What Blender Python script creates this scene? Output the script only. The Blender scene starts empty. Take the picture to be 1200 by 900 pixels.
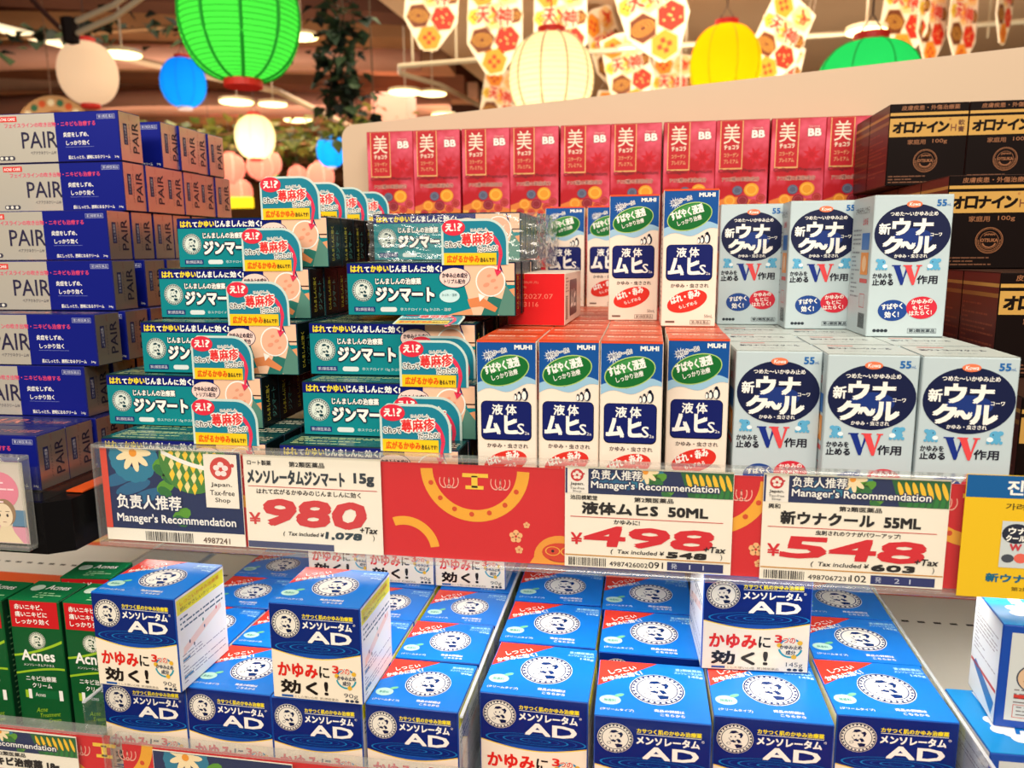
import bpy, bmesh, math, random
from mathutils import Vector, Matrix
random.seed(7)
PI = math.pi
S = bpy.context.scene
COL = S.collection
Z0 = 1.45            # camera height above the floor; shelf heights below are relative to it

# ---------------------------------------------------------------- camera
cam = bpy.data.cameras.new('camera')
cam.sensor_fit = 'HORIZONTAL'; cam.sensor_width = 36.0; cam.lens = 36.0 * 920 / 1200
cam.clip_start = 0.02; cam.clip_end = 60
camo = bpy.data.objects.new('camera', cam); COL.objects.link(camo)
ya, pi_, ro = math.radians(9.7), math.radians(9.6), math.radians(-0.4)
fwd = Vector((-math.sin(ya) * math.cos(pi_), math.cos(ya) * math.cos(pi_), -math.sin(pi_)))
rgt = Vector((math.cos(ya), math.sin(ya), 0)); upv = rgt.cross(fwd)
r2 = rgt * math.cos(ro) + upv * math.sin(ro); u2 = -rgt * math.sin(ro) + upv * math.cos(ro)
M = Matrix((r2, u2, -fwd)).transposed().to_4x4(); M.translation = Vector((0, 0, Z0))
camo.matrix_world = M
cam.dof.use_dof = True; cam.dof.focus_distance = 0.56; cam.dof.aperture_fstop = 9.5
S.camera = camo

# ---------------------------------------------------------------- view, world, lights
S.view_settings.view_transform = 'Standard'; S.view_settings.look = 'None'
S.view_settings.gamma = 1; S.view_settings.use_curve_mapping = False
S.view_settings.exposure = 0.0
w = bpy.data.worlds.new('world'); S.world = w; w.use_nodes = True
bg = w.node_tree.nodes['Background']; bg.inputs[0].default_value = (1.0, 0.82, 0.64, 1); bg.inputs[1].default_value = 0.22

def area(name, loc, target, sx, sy, power, col):
    l = bpy.data.lights.new(name, 'AREA'); l.shape = 'RECTANGLE'; l.size = sx; l.size_y = sy; l.energy = power; l.color = col
    o = bpy.data.objects.new(name, l); COL.objects.link(o); o.location = loc
    o.rotation_euler = (Vector(target) - Vector(loc)).to_track_quat('-Z', 'Y').to_euler(); return o
# ceiling fluorescent rows of the aisle, above and behind the photographer
area('aisle_light', (0.25, -0.15, Z0 + 1.40), (0.0, 0.6, Z0 - .2), 2.6, 0.25, 32, (1.0, .92, .80))
area('aisle_light', (0.2, -1.8, Z0 + 1.35), (0.0, 0.6, Z0 - .2), 3.0, 0.5, 66, (1.0, .92, .80))
area('aisle_light', (-2.2, -1.6, Z0 + 1.35), (-.3, 0.6, Z0 - .2), 1.6, 0.5, 26, (1.0, .90, .78))
area('aisle_light', (-.5, 4.0, Z0 + 1.40), (-.5, 4.0, 0), 3.0, 2.0, 60, (1.0, .86, .66))
area('aisle_light', (-3.5, 8.0, Z0 + 1.45), (-3.5, 8.0, 0), 4.0, 3.0, 220, (1.0, .82, .60))
area('shelf_strip_light', (.10, .520, Z0 - .2045), (.10, .575, Z0 - .36), .95, .02, 1.5, (1.0, .95, .86))
area('ceiling_wash', (.8, 3.6, Z0 + 0.1), (.8, 5.5, Z0 + 1.5), 2.4, 0.8, 75, (1.0, .86, .70))  # both washes are added uplights without fixtures, there to brighten the ceilings
area('ceiling_wash', (-3.2, 4.6, Z0 + 0.2), (-3.6, 6.5, Z0 + 2.0), 2.0, 1.0, 50, (1.0, .80, .62))

# ---------------------------------------------------------------- materials
MC = {}
def lin(c): return tuple(((v / 255) / 12.92 if v / 255 <= .04045 else ((v / 255 + .055) / 1.055) ** 2.4) for v in c)
def mat(c, rough=.42, metal=0., emit=0., noise=0., scale=60., coat=0.):
    k = (tuple(c), rough, metal, emit, noise, scale, coat)
    if k in MC: return MC[k]
    m = bpy.data.materials.new('paint_%03d_%03d_%03d' % tuple(int(v) for v in c)); m.use_nodes = True
    nt = m.node_tree; b = nt.nodes['Principled BSDF']; L = lin(c) + (1,)
    b.inputs['Base Color'].default_value = L; b.inputs['Specular IOR Level'].default_value = .1 if sum(c) < 75 else .35; b.inputs['Roughness'].default_value = rough; b.inputs['Metallic'].default_value = metal
    if coat: b.inputs['Coat Weight'].default_value = coat; b.inputs['Coat Roughness'].default_value = .08
    if noise:
        tc = nt.nodes.new('ShaderNodeTexCoord'); n = nt.nodes.new('ShaderNodeTexNoise'); n.inputs['Scale'].default_value = scale; n.inputs['Detail'].default_value = 4
        nt.links.new(tc.outputs['Object'], n.inputs['Vector'])
        mx = nt.nodes.new('ShaderNodeMix'); mx.data_type = 'RGBA'
        mx.inputs[6].default_value = tuple(v * (1 - noise) for v in L[:3]) + (1,); mx.inputs[7].default_value = tuple(min(1, v * (1 + noise)) for v in L[:3]) + (1,)
        nt.links.new(n.outputs[0], mx.inputs[0]); nt.links.new(mx.outputs[2], b.inputs['Base Color'])
        bp = nt.nodes.new('ShaderNodeBump'); bp.inputs['Strength'].default_value = .08; bp.inputs['Distance'].default_value = .001
        nt.links.new(n.outputs[0], bp.inputs['Height']); nt.links.new(bp.outputs[0], b.inputs['Normal'])
    if emit:
        b.inputs['Emission Color'].default_value = L; b.inputs['Emission Strength'].default_value = emit
    MC[k] = m; return m
def mottled(c1, c2, scale):
    m = bpy.data.materials.new('mottled_print'); m.use_nodes = True; nt = m.node_tree; b = nt.nodes['Principled BSDF']; b.inputs['Roughness'].default_value = .34; b.inputs['Specular IOR Level'].default_value = .35
    tc = nt.nodes.new('ShaderNodeTexCoord'); n = nt.nodes.new('ShaderNodeTexNoise'); n.inputs['Scale'].default_value = scale; n.inputs['Detail'].default_value = 3
    cr = nt.nodes.new('ShaderNodeValToRGB'); cr.color_ramp.elements[0].position = .42; cr.color_ramp.elements[1].position = .68; cr.color_ramp.elements[0].color = lin(c1) + (1,); cr.color_ramp.elements[1].color = lin(c2) + (1,)
    nt.links.new(tc.outputs['Object'], n.inputs['Vector']); nt.links.new(n.outputs[0], cr.inputs[0]); nt.links.new(cr.outputs[0], b.inputs['Base Color']); return m
def clear(tint=(1, 1, 1), gloss=1.0, crumple=0., name='clear_plastic', haze=0.006):
    k = ('clear', tint, gloss, crumple, haze)
    if k in MC: return MC[k]
    m = bpy.data.materials.new(name); m.use_nodes = True; nt = m.node_tree; nt.nodes.clear()
    out = nt.nodes.new('ShaderNodeOutputMaterial'); t = nt.nodes.new('ShaderNodeBsdfTransparent'); t.inputs[0].default_value = tint + (1,)
    g = nt.nodes.new('ShaderNodeBsdfGlossy'); g.inputs['Roughness'].default_value = .12
    d = nt.nodes.new('ShaderNodeBsdfDiffuse'); d.inputs[0].default_value = (.9, .9, .88, 1)
    m0 = nt.nodes.new('ShaderNodeMixShader'); m0.inputs[0].default_value = haze
    f = nt.nodes.new('ShaderNodeFresnel'); f.inputs[0].default_value = 1.45
    ml = nt.nodes.new('ShaderNodeMath'); ml.operation = 'MULTIPLY'; geo = nt.nodes.new('ShaderNodeNewGeometry'); bf = nt.nodes.new('ShaderNodeMath'); bf.operation = 'MULTIPLY_ADD'; bf.inputs[1].default_value = -gloss; bf.inputs[2].default_value = gloss
    nt.links.new(geo.outputs['Backfacing'], bf.inputs[0]); nt.links.new(bf.outputs[0], ml.inputs[1])
    mx = nt.nodes.new('ShaderNodeMixShader'); nt.links.new(f.outputs[0], ml.inputs[0]); nt.links.new(ml.outputs[0], mx.inputs[0])
    nt.links.new(t.outputs[0], m0.inputs[1]); nt.links.new(d.outputs[0], m0.inputs[2])
    nt.links.new(m0.outputs[0], mx.inputs[1]); nt.links.new(g.outputs[0], mx.inputs[2]); nt.links.new(mx.outputs[0], out.inputs[0])
    if crumple:
        tc = nt.nodes.new('ShaderNodeTexCoord'); n = nt.nodes.new('ShaderNodeTexNoise'); n.inputs['Scale'].default_value = 45; n.inputs['Detail'].default_value = 3
        nt.links.new(tc.outputs['Object'], n.inputs['Vector'])
        bp = nt.nodes.new('ShaderNodeBump'); bp.inputs['Strength'].default_value = crumple; bp.inputs['Distance'].default_value = .01
        nt.links.new(n.outputs[0], bp.inputs['Height']); nt.links.new(bp.outputs[0], g.inputs['Normal']); nt.links.new(bp.outputs[0], f.inputs['Normal'])
    MC[k] = m; return m

# ---------------------------------------------------------------- objects
def tag(o, label=None, cat=None, group=None, kind=None):
    if label: o['label'] = label
    if cat: o['category'] = cat
    if group: o['group'] = group
    if kind: o['kind'] = kind
    return o
def empty(name, loc=(0, 0, 0), rz=0):
    o = bpy.data.objects.new(name, None); COL.objects.link(o); o.location = loc; o.rotation_euler = (0, 0, rz); o.empty_display_size = .01; return o
def mesh_obj(name, V, F, mats, idx=None, parent=None, smooth=False):
    me = bpy.data.meshes.new(name); me.from_pydata(V, [], F)
    for m in mats: me.materials.append(m)
    if idx: me.polygons.foreach_set('material_index', idx)
    if smooth: me.polygons.foreach_set('use_smooth', [True] * len(F))
    me.update()
    o = bpy.data.objects.new(name, me); COL.objects.link(o)
    if parent: o.parent = parent
    return o
class MB:
    """collects shapes and links them as ONE mesh object"""
    def __init__(s): s.V = []; s.F = []; s.I = []; s.M = []
    def mi(s, m):
        if m not in s.M: s.M.append(m)
        return s.M.index(m)
    def add(s, V, F, m):
        b = len(s.V); i = s.mi(m); s.V += [tuple(v) for v in V]; s.F += [tuple(b + k for k in f) for f in F]; s.I += [i] * len(F)
    def box(s, x0, y0, z0, x1, y1, z1, m, bev=0.):
        if bev:
            bm = bmesh.new(); bmesh.ops.create_cube(bm, size=1)
            for v in bm.verts: v.co = Vector(((x0 + x1) / 2 + v.co.x * (x1 - x0), (y0 + y1) / 2 + v.co.y * (y1 - y0), (z0 + z1) / 2 + v.co.z * (z1 - z0)))
            bmesh.ops.bevel(bm, geom=bm.edges[:], offset=bev, segments=1, affect='EDGES')
            bm.verts.index_update(); s.add([v.co for v in bm.verts], [[v.index for v in f.verts] for f in bm.faces], m); bm.free(); return
        s.add([(x0, y0, z0), (x1, y0, z0), (x1, y1, z0), (x0, y1, z0), (x0, y0, z1), (x1, y0, z1), (x1, y1, z1), (x0, y1, z1)],
              [(0, 3, 2, 1), (4, 5, 6, 7), (0, 1, 5, 4), (1, 2, 6, 5), (2, 3, 7, 6), (3, 0, 4, 7)], m)
    def tube(s, pts, r, m, n=8):
        pts = [Vector(p) for p in pts]; V = []; F = []
        for i, p in enumerate(pts):
            t = (pts[min(i + 1, len(pts) - 1)] - pts[max(i - 1, 0)]).normalized()
            a = t.orthogonal() if abs(t.z) > .95 else t.cross(Vector((0, 0, 1))); a.normalize(); b = t.cross(a)
            for k in range(n): V.append(p + (a * math.cos(2 * PI * k / n) + b * math.sin(2 * PI * k / n)) * r)
        for i in range(len(pts) - 1):
            for k in range(n): F.append((i * n + k, i * n + (k + 1) % n, (i + 1) * n + (k + 1) % n, (i + 1) * n + k))
        F.append(tuple(range(n - 1, -1, -1))); F.append(tuple((len(pts) - 1) * n + k for k in range(n)))
        s.add(V, F, m)
    def lathe(s, prof, m, n=32, c=(0, 0, 0)):
        V = []; F = []
        for r, z in prof:
            for k in range(n): V.append((c[0] + r * math.cos(2 * PI * k / n), c[1] + r * math.sin(2 * PI * k / n), c[2] + z))
        for i in range(len(prof) - 1):
            for k in range(n): F.append((i * n + k, i * n + (k + 1) % n, (i + 1) * n + (k + 1) % n, (i + 1) * n + k))
        s.add(V, F, m)
    def obj(s, name, parent=None, smooth=False): return mesh_obj(name, s.V, s.F, s.M, s.I, parent, smooth)
def copy_tree(o, parent=None):
    c = o.copy(); COL.objects.link(c)
    if parent: c.parent = parent
    for ch in o.children: copy_tree(ch, c)
    return c

# ---------------------------------------------------------------- flat print (real ink layers lying on the carton)
GC = {}
def glyphs(s):
    if s in GC: return GC[s]
    c = bpy.data.curves.new('ink', 'FONT'); c.body = s; c.size = 1; c.resolution_u = 2
    o = bpy.data.objects.new('ink', c); COL.objects.link(o); bpy.context.view_layer.update()
    me = o.evaluated_get(bpy.context.evaluated_depsgraph_get()).to_mesh()
    V = [(v.co.x, v.co.y) for v in me.vertices]; F = []
    for p in me.polygons:
        f = list(p.vertices)
        F.append(tuple(f if p.normal.z > 0 else f[::-1]))
    o.evaluated_get(bpy.context.evaluated_depsgraph_get()).to_mesh_clear()
    bpy.data.objects.remove(o); bpy.data.curves.remove(c)
    xs = [v[0] for v in V]; ys = [v[1] for v in V]; x0, x1, y0, y1 = min(xs), max(xs), min(ys), max(ys)
    if s in 'ー-': y0 -= .3; y1 += .3
    GC[s] = ([((x - x0), (y - y0)) for x, y in V], F, x1 - x0, y1 - y0); return GC[s]
class Art:
    """ink on one face of something: coordinates in millimetres from the face's lower left corner"""
    def __init__(s, o, u, v, n, rough=.38, metal=0., coat=0.):
        s.o = Vector(o); s.u = Vector(u); s.v = Vector(v); s.n = Vector(n); s.mb = MB(); s.rough = rough; s.metal = metal; s.coat = coat; s.emit = 0
    def part(s): s.mb = MB(); return s
    def put(s, P, F, c, l, metal=None):
        s.mb.add([s.o + s.u * (x / 1000) + s.v * (y / 1000) + s.n * (l * .0001) for x, y in P], F, mat(c, s.rough, s.metal if metal is None else metal, s.emit, 0., 60., s.coat))
    def poly(s, P, c, l=1, **k): s.put(P, [tuple(range(len(P)))], c, l, **k)
    def rect(s, x, y, w, h, c, l=1, **k): s.poly([(x, y), (x + w, y), (x + w, y + h), (x, y + h)], c, l, **k)
    def ell(s, cx, cy, rx, ry, c, l=1, n=28, rot=0, **k):
        a = math.radians(rot); s.poly([(cx + rx * math.cos(t) * math.cos(a) - ry * math.sin(t) * math.sin(a), cy + rx * math.cos(t) * math.sin(a) + ry * math.sin(t) * math.cos(a)) for t in [2 * PI * i / n for i in range(n)]], c, l, **k)
    def ring(s, cx, cy, rx, ry, t, c, l=1, n=32, a0=0, a1=360, **k):
        full = a1 - a0 >= 360; N = n + (0 if full else 1); P = []; F = []
        for i in range(N):
            a = math.radians(a0 + (a1 - a0) * i / n); P.append((cx + rx * math.cos(a), cy + ry * math.sin(a))); P.append((cx + (rx - t) * math.cos(a), cy + (ry - t * ry / rx) * math.sin(a)))
        for i in range(n):
            j = (i + 1) % N; F.append((2 * i, 2 * j, 2 * j + 1, 2 * i + 1))
        s.put(P, F, c, l, **k)
    def rrect(s, x, y, w, h, r, c, l=1, corners=(1, 1, 1, 1), **k):
        P = []
        for (cx, cy, a0, on) in ((x + w, y, -90, corners[1]), (x + w, y + h, 0, corners[2]), (x, y + h, 90, corners[3]), (x, y, 180, corners[0])):
            if not on: P.append((cx, cy)); continue
            ox = cx - r if cx > x else cx + r; oy = cy - r if cy > y else cy + r
            for i in range(6):
                a = math.radians(a0 + 18 * i); P.append((ox + r * math.cos(a), oy + r * math.sin(a)))
        s.poly(P, c, l, **k)
    def frame(s, x, y, w, h, t, c, l=1):
        for r in ((x, y, w, t), (x, y + h - t, w, t), (x, y + t, t, h - 2 * t), (x + w - t, y + t, t, h - 2 * t)): s.rect(*r, c, l)
    def band(s, x0, x1, f0, f1, c, l=1, n=14):
        P = [(x0 + (x1 - x0) * i / n, f0(i / n)) for i in range(n + 1)] + [(x0 + (x1 - x0) * i / n, f1(i / n)) for i in range(n, -1, -1)]
        F = [(i, i + 1, 2 * n - i, 2 * n + 1 - i) for i in range(n)]; s.put(P, F, c, l)
    def text(s, t, x, y, w, h, c, l=2, bold=0., out=None, ow=.5, shear=0., rot=0., vert=False):
        V, F, tw, th = glyphs(t)
        if h is None: h = w * th / tw
        if w is None: w = h * tw / th
        a = math.radians(rot); ca, sa = math.cos(a), math.sin(a)
        B = [((vx / tw) * w + shear * (vy / th) * h, (vy / th) * h) for vx, vy in V]
        def lay(offs, col, ll):
            for i, (dx, dy) in enumerate(offs):
                P = []; G = []; b = 0; lk = ll + .06 * i; P += [(x + (px + dx) * ca - (py + dy) * sa, y + (px + dx) * sa + (py + dy) * ca) for px, py in B]; G += [tuple(b + k for k in f) for f in F]
                s.put(P, G, col, lk)
        if out: lay([((bold + ow) * math.cos(k * PI / 4), (bold + ow) * math.sin(k * PI / 4)) for k in range(8)], out, l - .5)
        lay([(0, 0)] + ([(bold * i, bold * j) for i in (-.7, .7) for j in (-.7, .7)] if bold else []), c, l)
    def lines(s, x, y, w, h, n, c, l=2, fill=.45, seed=1):
        rr = random.Random(seed); st = h / n
        for i in range(n):
            xx = x
            while xx < x + w - 1:
                ww = min(rr.uniform(1.5, 7), x + w - xx); s.rect(xx, y + h - (i + 1) * st + st * .3, ww, st * fill, c, l); xx += ww + rr.uniform(.4, 1.4)
                if rr.random() < .12: break
    def obj(s, name, parent): return s.mb.obj(name, parent)
def faces(w, d, h, **k):
    w, d, h = w / 1000, d / 1000, h / 1000
    return dict(front=Art((-w / 2, -d / 2, 0), (1, 0, 0), (0, 0, 1), (0, -1, 0), **k), top=Art((-w / 2, -d / 2, h), (1, 0, 0), (0, 1, 0), (0, 0, 1), **k),
                right=Art((w / 2, -d / 2, 0), (0, 1, 0), (0, 0, 1), (1, 0, 0), **k), left=Art((-w / 2, d / 2, 0), (0, -1, 0), (0, 0, 1), (-1, 0, 0), **k))
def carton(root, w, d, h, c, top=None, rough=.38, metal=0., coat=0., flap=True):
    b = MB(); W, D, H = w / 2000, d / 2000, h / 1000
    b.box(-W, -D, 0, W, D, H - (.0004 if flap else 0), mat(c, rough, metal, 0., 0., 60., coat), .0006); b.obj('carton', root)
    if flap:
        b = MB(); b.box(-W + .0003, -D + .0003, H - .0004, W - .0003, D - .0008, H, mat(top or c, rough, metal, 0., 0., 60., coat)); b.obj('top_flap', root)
def emblem(a, cx, cy, r, ink=(15, 30, 70), bg=(232, 226, 212), ln=2):
    """round line-art portrait medallion of a little nurse in a cap inside a lettered ring"""
    a.ell(cx, cy, r, r, bg, ln); a.ring(cx, cy, r * .97, r * .97, r * .05, ink, ln + 1)
    a.ring(cx, cy, r * .76, r * .76, r * .04, ink, ln + 1)
    for i in range(26):
        t = 2 * PI * i / 26; x, y = cx + r * .86 * math.cos(t), cy + r * .86 * math.sin(t); q = r * .045
        a.poly([(x - q, y - q), (x + q, y - q), (x + q, y + q * 1.3), (x - q, y + q * 1.3)], ink, ln + 1)
    f = lambda p: [(cx + px * r, cy + py * r) for px, py in p]
    a.poly(f([(-.34, .28), (-.22, .52), (.02, .56), (.2, .42), (.06, .4), (-.1, .34), (-.26, .36)]), ink, ln + 1)
    a.poly(f([(.12, .34), (.34, .44), (.44, .3), (.36, .1), (.26, .06), (.28, .22)]), ink, ln + 1)
    a.ell(cx - .22 * r, cy + .12 * r, .04 * r, .06 * r, ink, ln + 1, 8); a.ell(cx + .02 * r, cy + .14 * r, .04 * r, .06 * r, ink, ln + 1, 8)
    a.ring(cx - .08 * r, cy + .1 * r, .28 * r, .28 * r, .03 * r, ink, ln + 1, 12, 190, 340)
    a.poly(f([(-.28, -.2), (-.1, -.08), (.06, -.2), (0, -.28), (-.14, -.24)]), ink, ln + 1)
    a.poly(f([(.06, -.06), (.24, -.04), (.36, -.22), (.2, -.3)]), ink, ln + 1)
    a.poly(f([(-.02, -.4), (.18, -.36), (.42, -.4), (.38, -.58), (.1, -.64)]), ink, ln + 1)
    a.ring(cx - .34 * r, cy - .34 * r, .12 * r, .09 * r, .03 * r, ink, ln + 1, 10)

CREAM = (238, 226, 204); WHITE = (240, 238, 230)
# ---------------------------------------------------------------- product makers
def make_ad(w, d, h, gram):
    r = empty('ointment_carton'); k = faces(w, d, h, rough=.26)
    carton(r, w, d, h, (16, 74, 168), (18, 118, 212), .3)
    for q, fu, fv in (('front', w / 62, h / 66.5), ('top', w / 62, d / 58), ('right', d / 58, h / 66.5), ('left', d / 58, h / 66.5)): k[q].u *= fu; k[q].v *= fv
    w, d, h = 62, 58, 66.5
    NV = (8, 36, 112); BL = (18, 118, 212)
    s = 1
    a = k['front']; hb = h * .49
    a.rect(.6, hb, w - 1.2, h - hb - .8, NV, 1)
    a.band(.6, w - .6, lambda t: .8, lambda t: hb + 1.5 - 5 * s * math.sin(PI * t), CREAM, 2)
    a.band(.6, w - .6, lambda t: hb + 1.5 - 5 * s * math.sin(PI * t), lambda t: hb + 2.2 - 5 * s * math.sin(PI * t), (230, 200, 60), 2)
    for i, q in enumerate((29, 24, 19, 14, 9, 4.5)): a.ring(w * .52, hb + 4.2 * s, q * s, q * .15 * s, 1.1 * s, ((18, 120, 190), (10, 70, 150))[i % 2], 3)
    a.obj('front_print', r)
    a.part(); emblem(a, 11.5 * s, h - 14 * s, 9.6 * s); a.obj('emblem', r)
    a.part(); a.text('カサつく肌のかゆみ治療薬', 23 * s, h - 9.4 * s, 34 * s, 3 * s, (240, 220, 40), 2, .12); a.rect(23 * s, h - 10.2 * s, 34 * s, .3, WHITE, 2)
    a.text('メンソレータム', 23 * s, h - 16.4 * s, 33 * s, 5 * s, WHITE, 2, .3); a.text('®', 57 * s, h - 12.6 * s, 1.6 * s, 1.6 * s, WHITE, 2)
    a.text('AD', 26.5 * s, h - 25.6 * s, 29 * s, 7.6 * s, WHITE, 4, .5); a.obj('brand_lettering', r)
    a.part(); a.text('かゆみ', 4.5 * s, h - 50.5 * s, 27 * s, 9.5 * s, (214, 36, 30), 3, .5); a.text('に', 33 * s, h - 49.5 * s, 6.5 * s, 7.5 * s, (30, 24, 24), 3, .3)
    a.text('効く', 6 * s, h - 62 * s, 25 * s, 9 * s, (30, 24, 24), 3, .6); a.text('!', 36 * s, h - 61.5 * s, 2.2 * s, 9 * s, (30, 24, 24), 3, .5)
    a.text(gram, 49 * s, h - 63 * s, 9.5 * s, 4 * s, (70, 70, 80), 3); a.rect(6 * s, 1.4, 8 * s, 1.6, (40, 90, 160), 3); a.text('とした使い心地  第2類医薬品', 15 * s, 1.4, 30 * s, 1.7, (110, 100, 90), 3)
    for i in range(3): a.ell((51 + 3.3 * i) * s, 2.3, 1.4 * s, 1, (50, 60, 80), 3, 10)
    a.obj('slogan_lettering', r)
    a.part(); cx, cy = 51 * s, h - 49 * s
    a.ring(cx, cy, 7 * s, 7 * s, 1.2 * s, (30, 130, 180), 3, 24, 20, 160); a.ring(cx, cy, 7 * s, 7 * s, 1.2 * s, (40, 150, 170), 3, 24, 190, 350)
    for t in (35, 165, 290): a.ell(cx + 6.5 * s * math.cos(math.radians(t)), cy + 6.5 * s * math.sin(math.radians(t)), 1.6 * s, 1.6 * s, (225, 175, 50), 4, 10)
    a.text('3', 42 * s, cy + 3.6 * s, 4 * s, 5 * s, (214, 36, 30), 5, .3); a.text('つの', 46.5 * s, cy + 3.4 * s, 7 * s, 3.8 * s, (214, 36, 30), 6.5, .1, CREAM, .5)
    a.text('かゆみ止め', 45 * s, cy - .8 * s, 12.5 * s, 2.8 * s, (30, 50, 80), 5, .1); a.text('成分', 48.5 * s, cy - 4.6 * s, 5.5 * s, 3 * s, (30, 50, 80), 5, .1); a.obj('ingredient_badge', r)
    t = k['top']
    t.poly([(.6, d - .9), (.6, d * .5), (w * .56, d - .9)], (226, 62, 48), 1)
    ang = math.degrees(math.atan2(d * .46, w * .52))
    t.text('しつこい', w * .12, d * .72, 17 * s, 4.2 * s, WHITE, 2, .15, rot=ang - 14); t.text('かゆみに効く!', w * .06, d * .57, 25 * s, 4.6 * s, WHITE, 2, .25, rot=ang - 14)
    t.text('(クリームタイプ)', w * .05, d * .08, 18 * s, 2.6 * s, WHITE, 2, .05)
    t.text('第2類医薬品', w * .73, d * .87, 15 * s, 2.6 * s, (170, 222, 246), 2, .08); t.text('メンソレータムAD', w * .72, d * .815, 16 * s, 2.3 * s, (170, 222, 246), 2, .08); t.text(gram, w * .85, d * .75, 8 * s, 2.8 * s, (190, 230, 246), 2, .1)
    t.text('商品の詳細は', w * .52, d * .12, 16 * s, 2.4 * s, WHITE, 2, .08); t.text('こちらから', w * .57, d * .06, 13 * s, 2.2 * s, WHITE, 2, .08); t.obj('top_print', r)
    t.part(); emblem(t, w * .55, d * .5, 15.5 * s, (18, 50, 110), (240, 238, 230), 2); t.obj('top_emblem', r)
    t.part(); t.ell(w * .13, d * .26, 6 * s, 4.6 * s, (176, 220, 205), 2, 20); t.ell(w * .21, d * .35, 3 * s, 1.4 * s, (120, 200, 150), 2, 12, 30); t.text('無香料', w * .075, d * .23, 6.6 * s, 2.6 * s, (30, 120, 120), 3); t.obj('leaf_badge', r)
    for nm, f in (('right', k['right']), ('left', k['left'])):
        f.rect(.8, .8, d - 1.6, h - 1.8, (236, 236, 236), 1)
        if nm == 'right': f.rect(1.5, h - 13 * s, d - 3, 10.5 * s, (232, 226, 40), 2); f.text('しつこいかゆみ治療薬', 5, h - 7.5 * s, d - 12, 3, (210, 110, 40), 3); f.text('肌にやさしいクリーム', 5, h - 11.5 * s, d - 16, 2.6, (60, 60, 60), 3)
        f.lines(4, h * .62, d - 8, h * .16, 3, (90, 110, 130), 2, .35, 3)
        f.poly([(5, h * .36), (d * .5, h * .46), (d - 6, h * .56), (d - 7, h * .62), (d * .5, h * .55), (6, h * .44)], (238, 208, 198), 2)
        for q, (px, py, cc) in enumerate(((.22, .46, (60, 60, 90)), (.5, .58, (40, 130, 110)), (.52, .5, (70, 110, 140)), (.78, .6, (210, 90, 100)), (.3, .4, (90, 90, 90)))): f.ell(px * d, py * h, .8, 1.4, cc, 3, 8)
        f.lines(4, 4, d - 8, h * .32, 9, (150, 150, 165), 2, .3, 5); f.rect(4, h * .3, 8, 1.2, (60, 130, 180), 3); f.rect(4, h * .12, 10, 1.2, (60, 130, 180), 3)
        f.obj('side_print', r)
    return r

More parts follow.
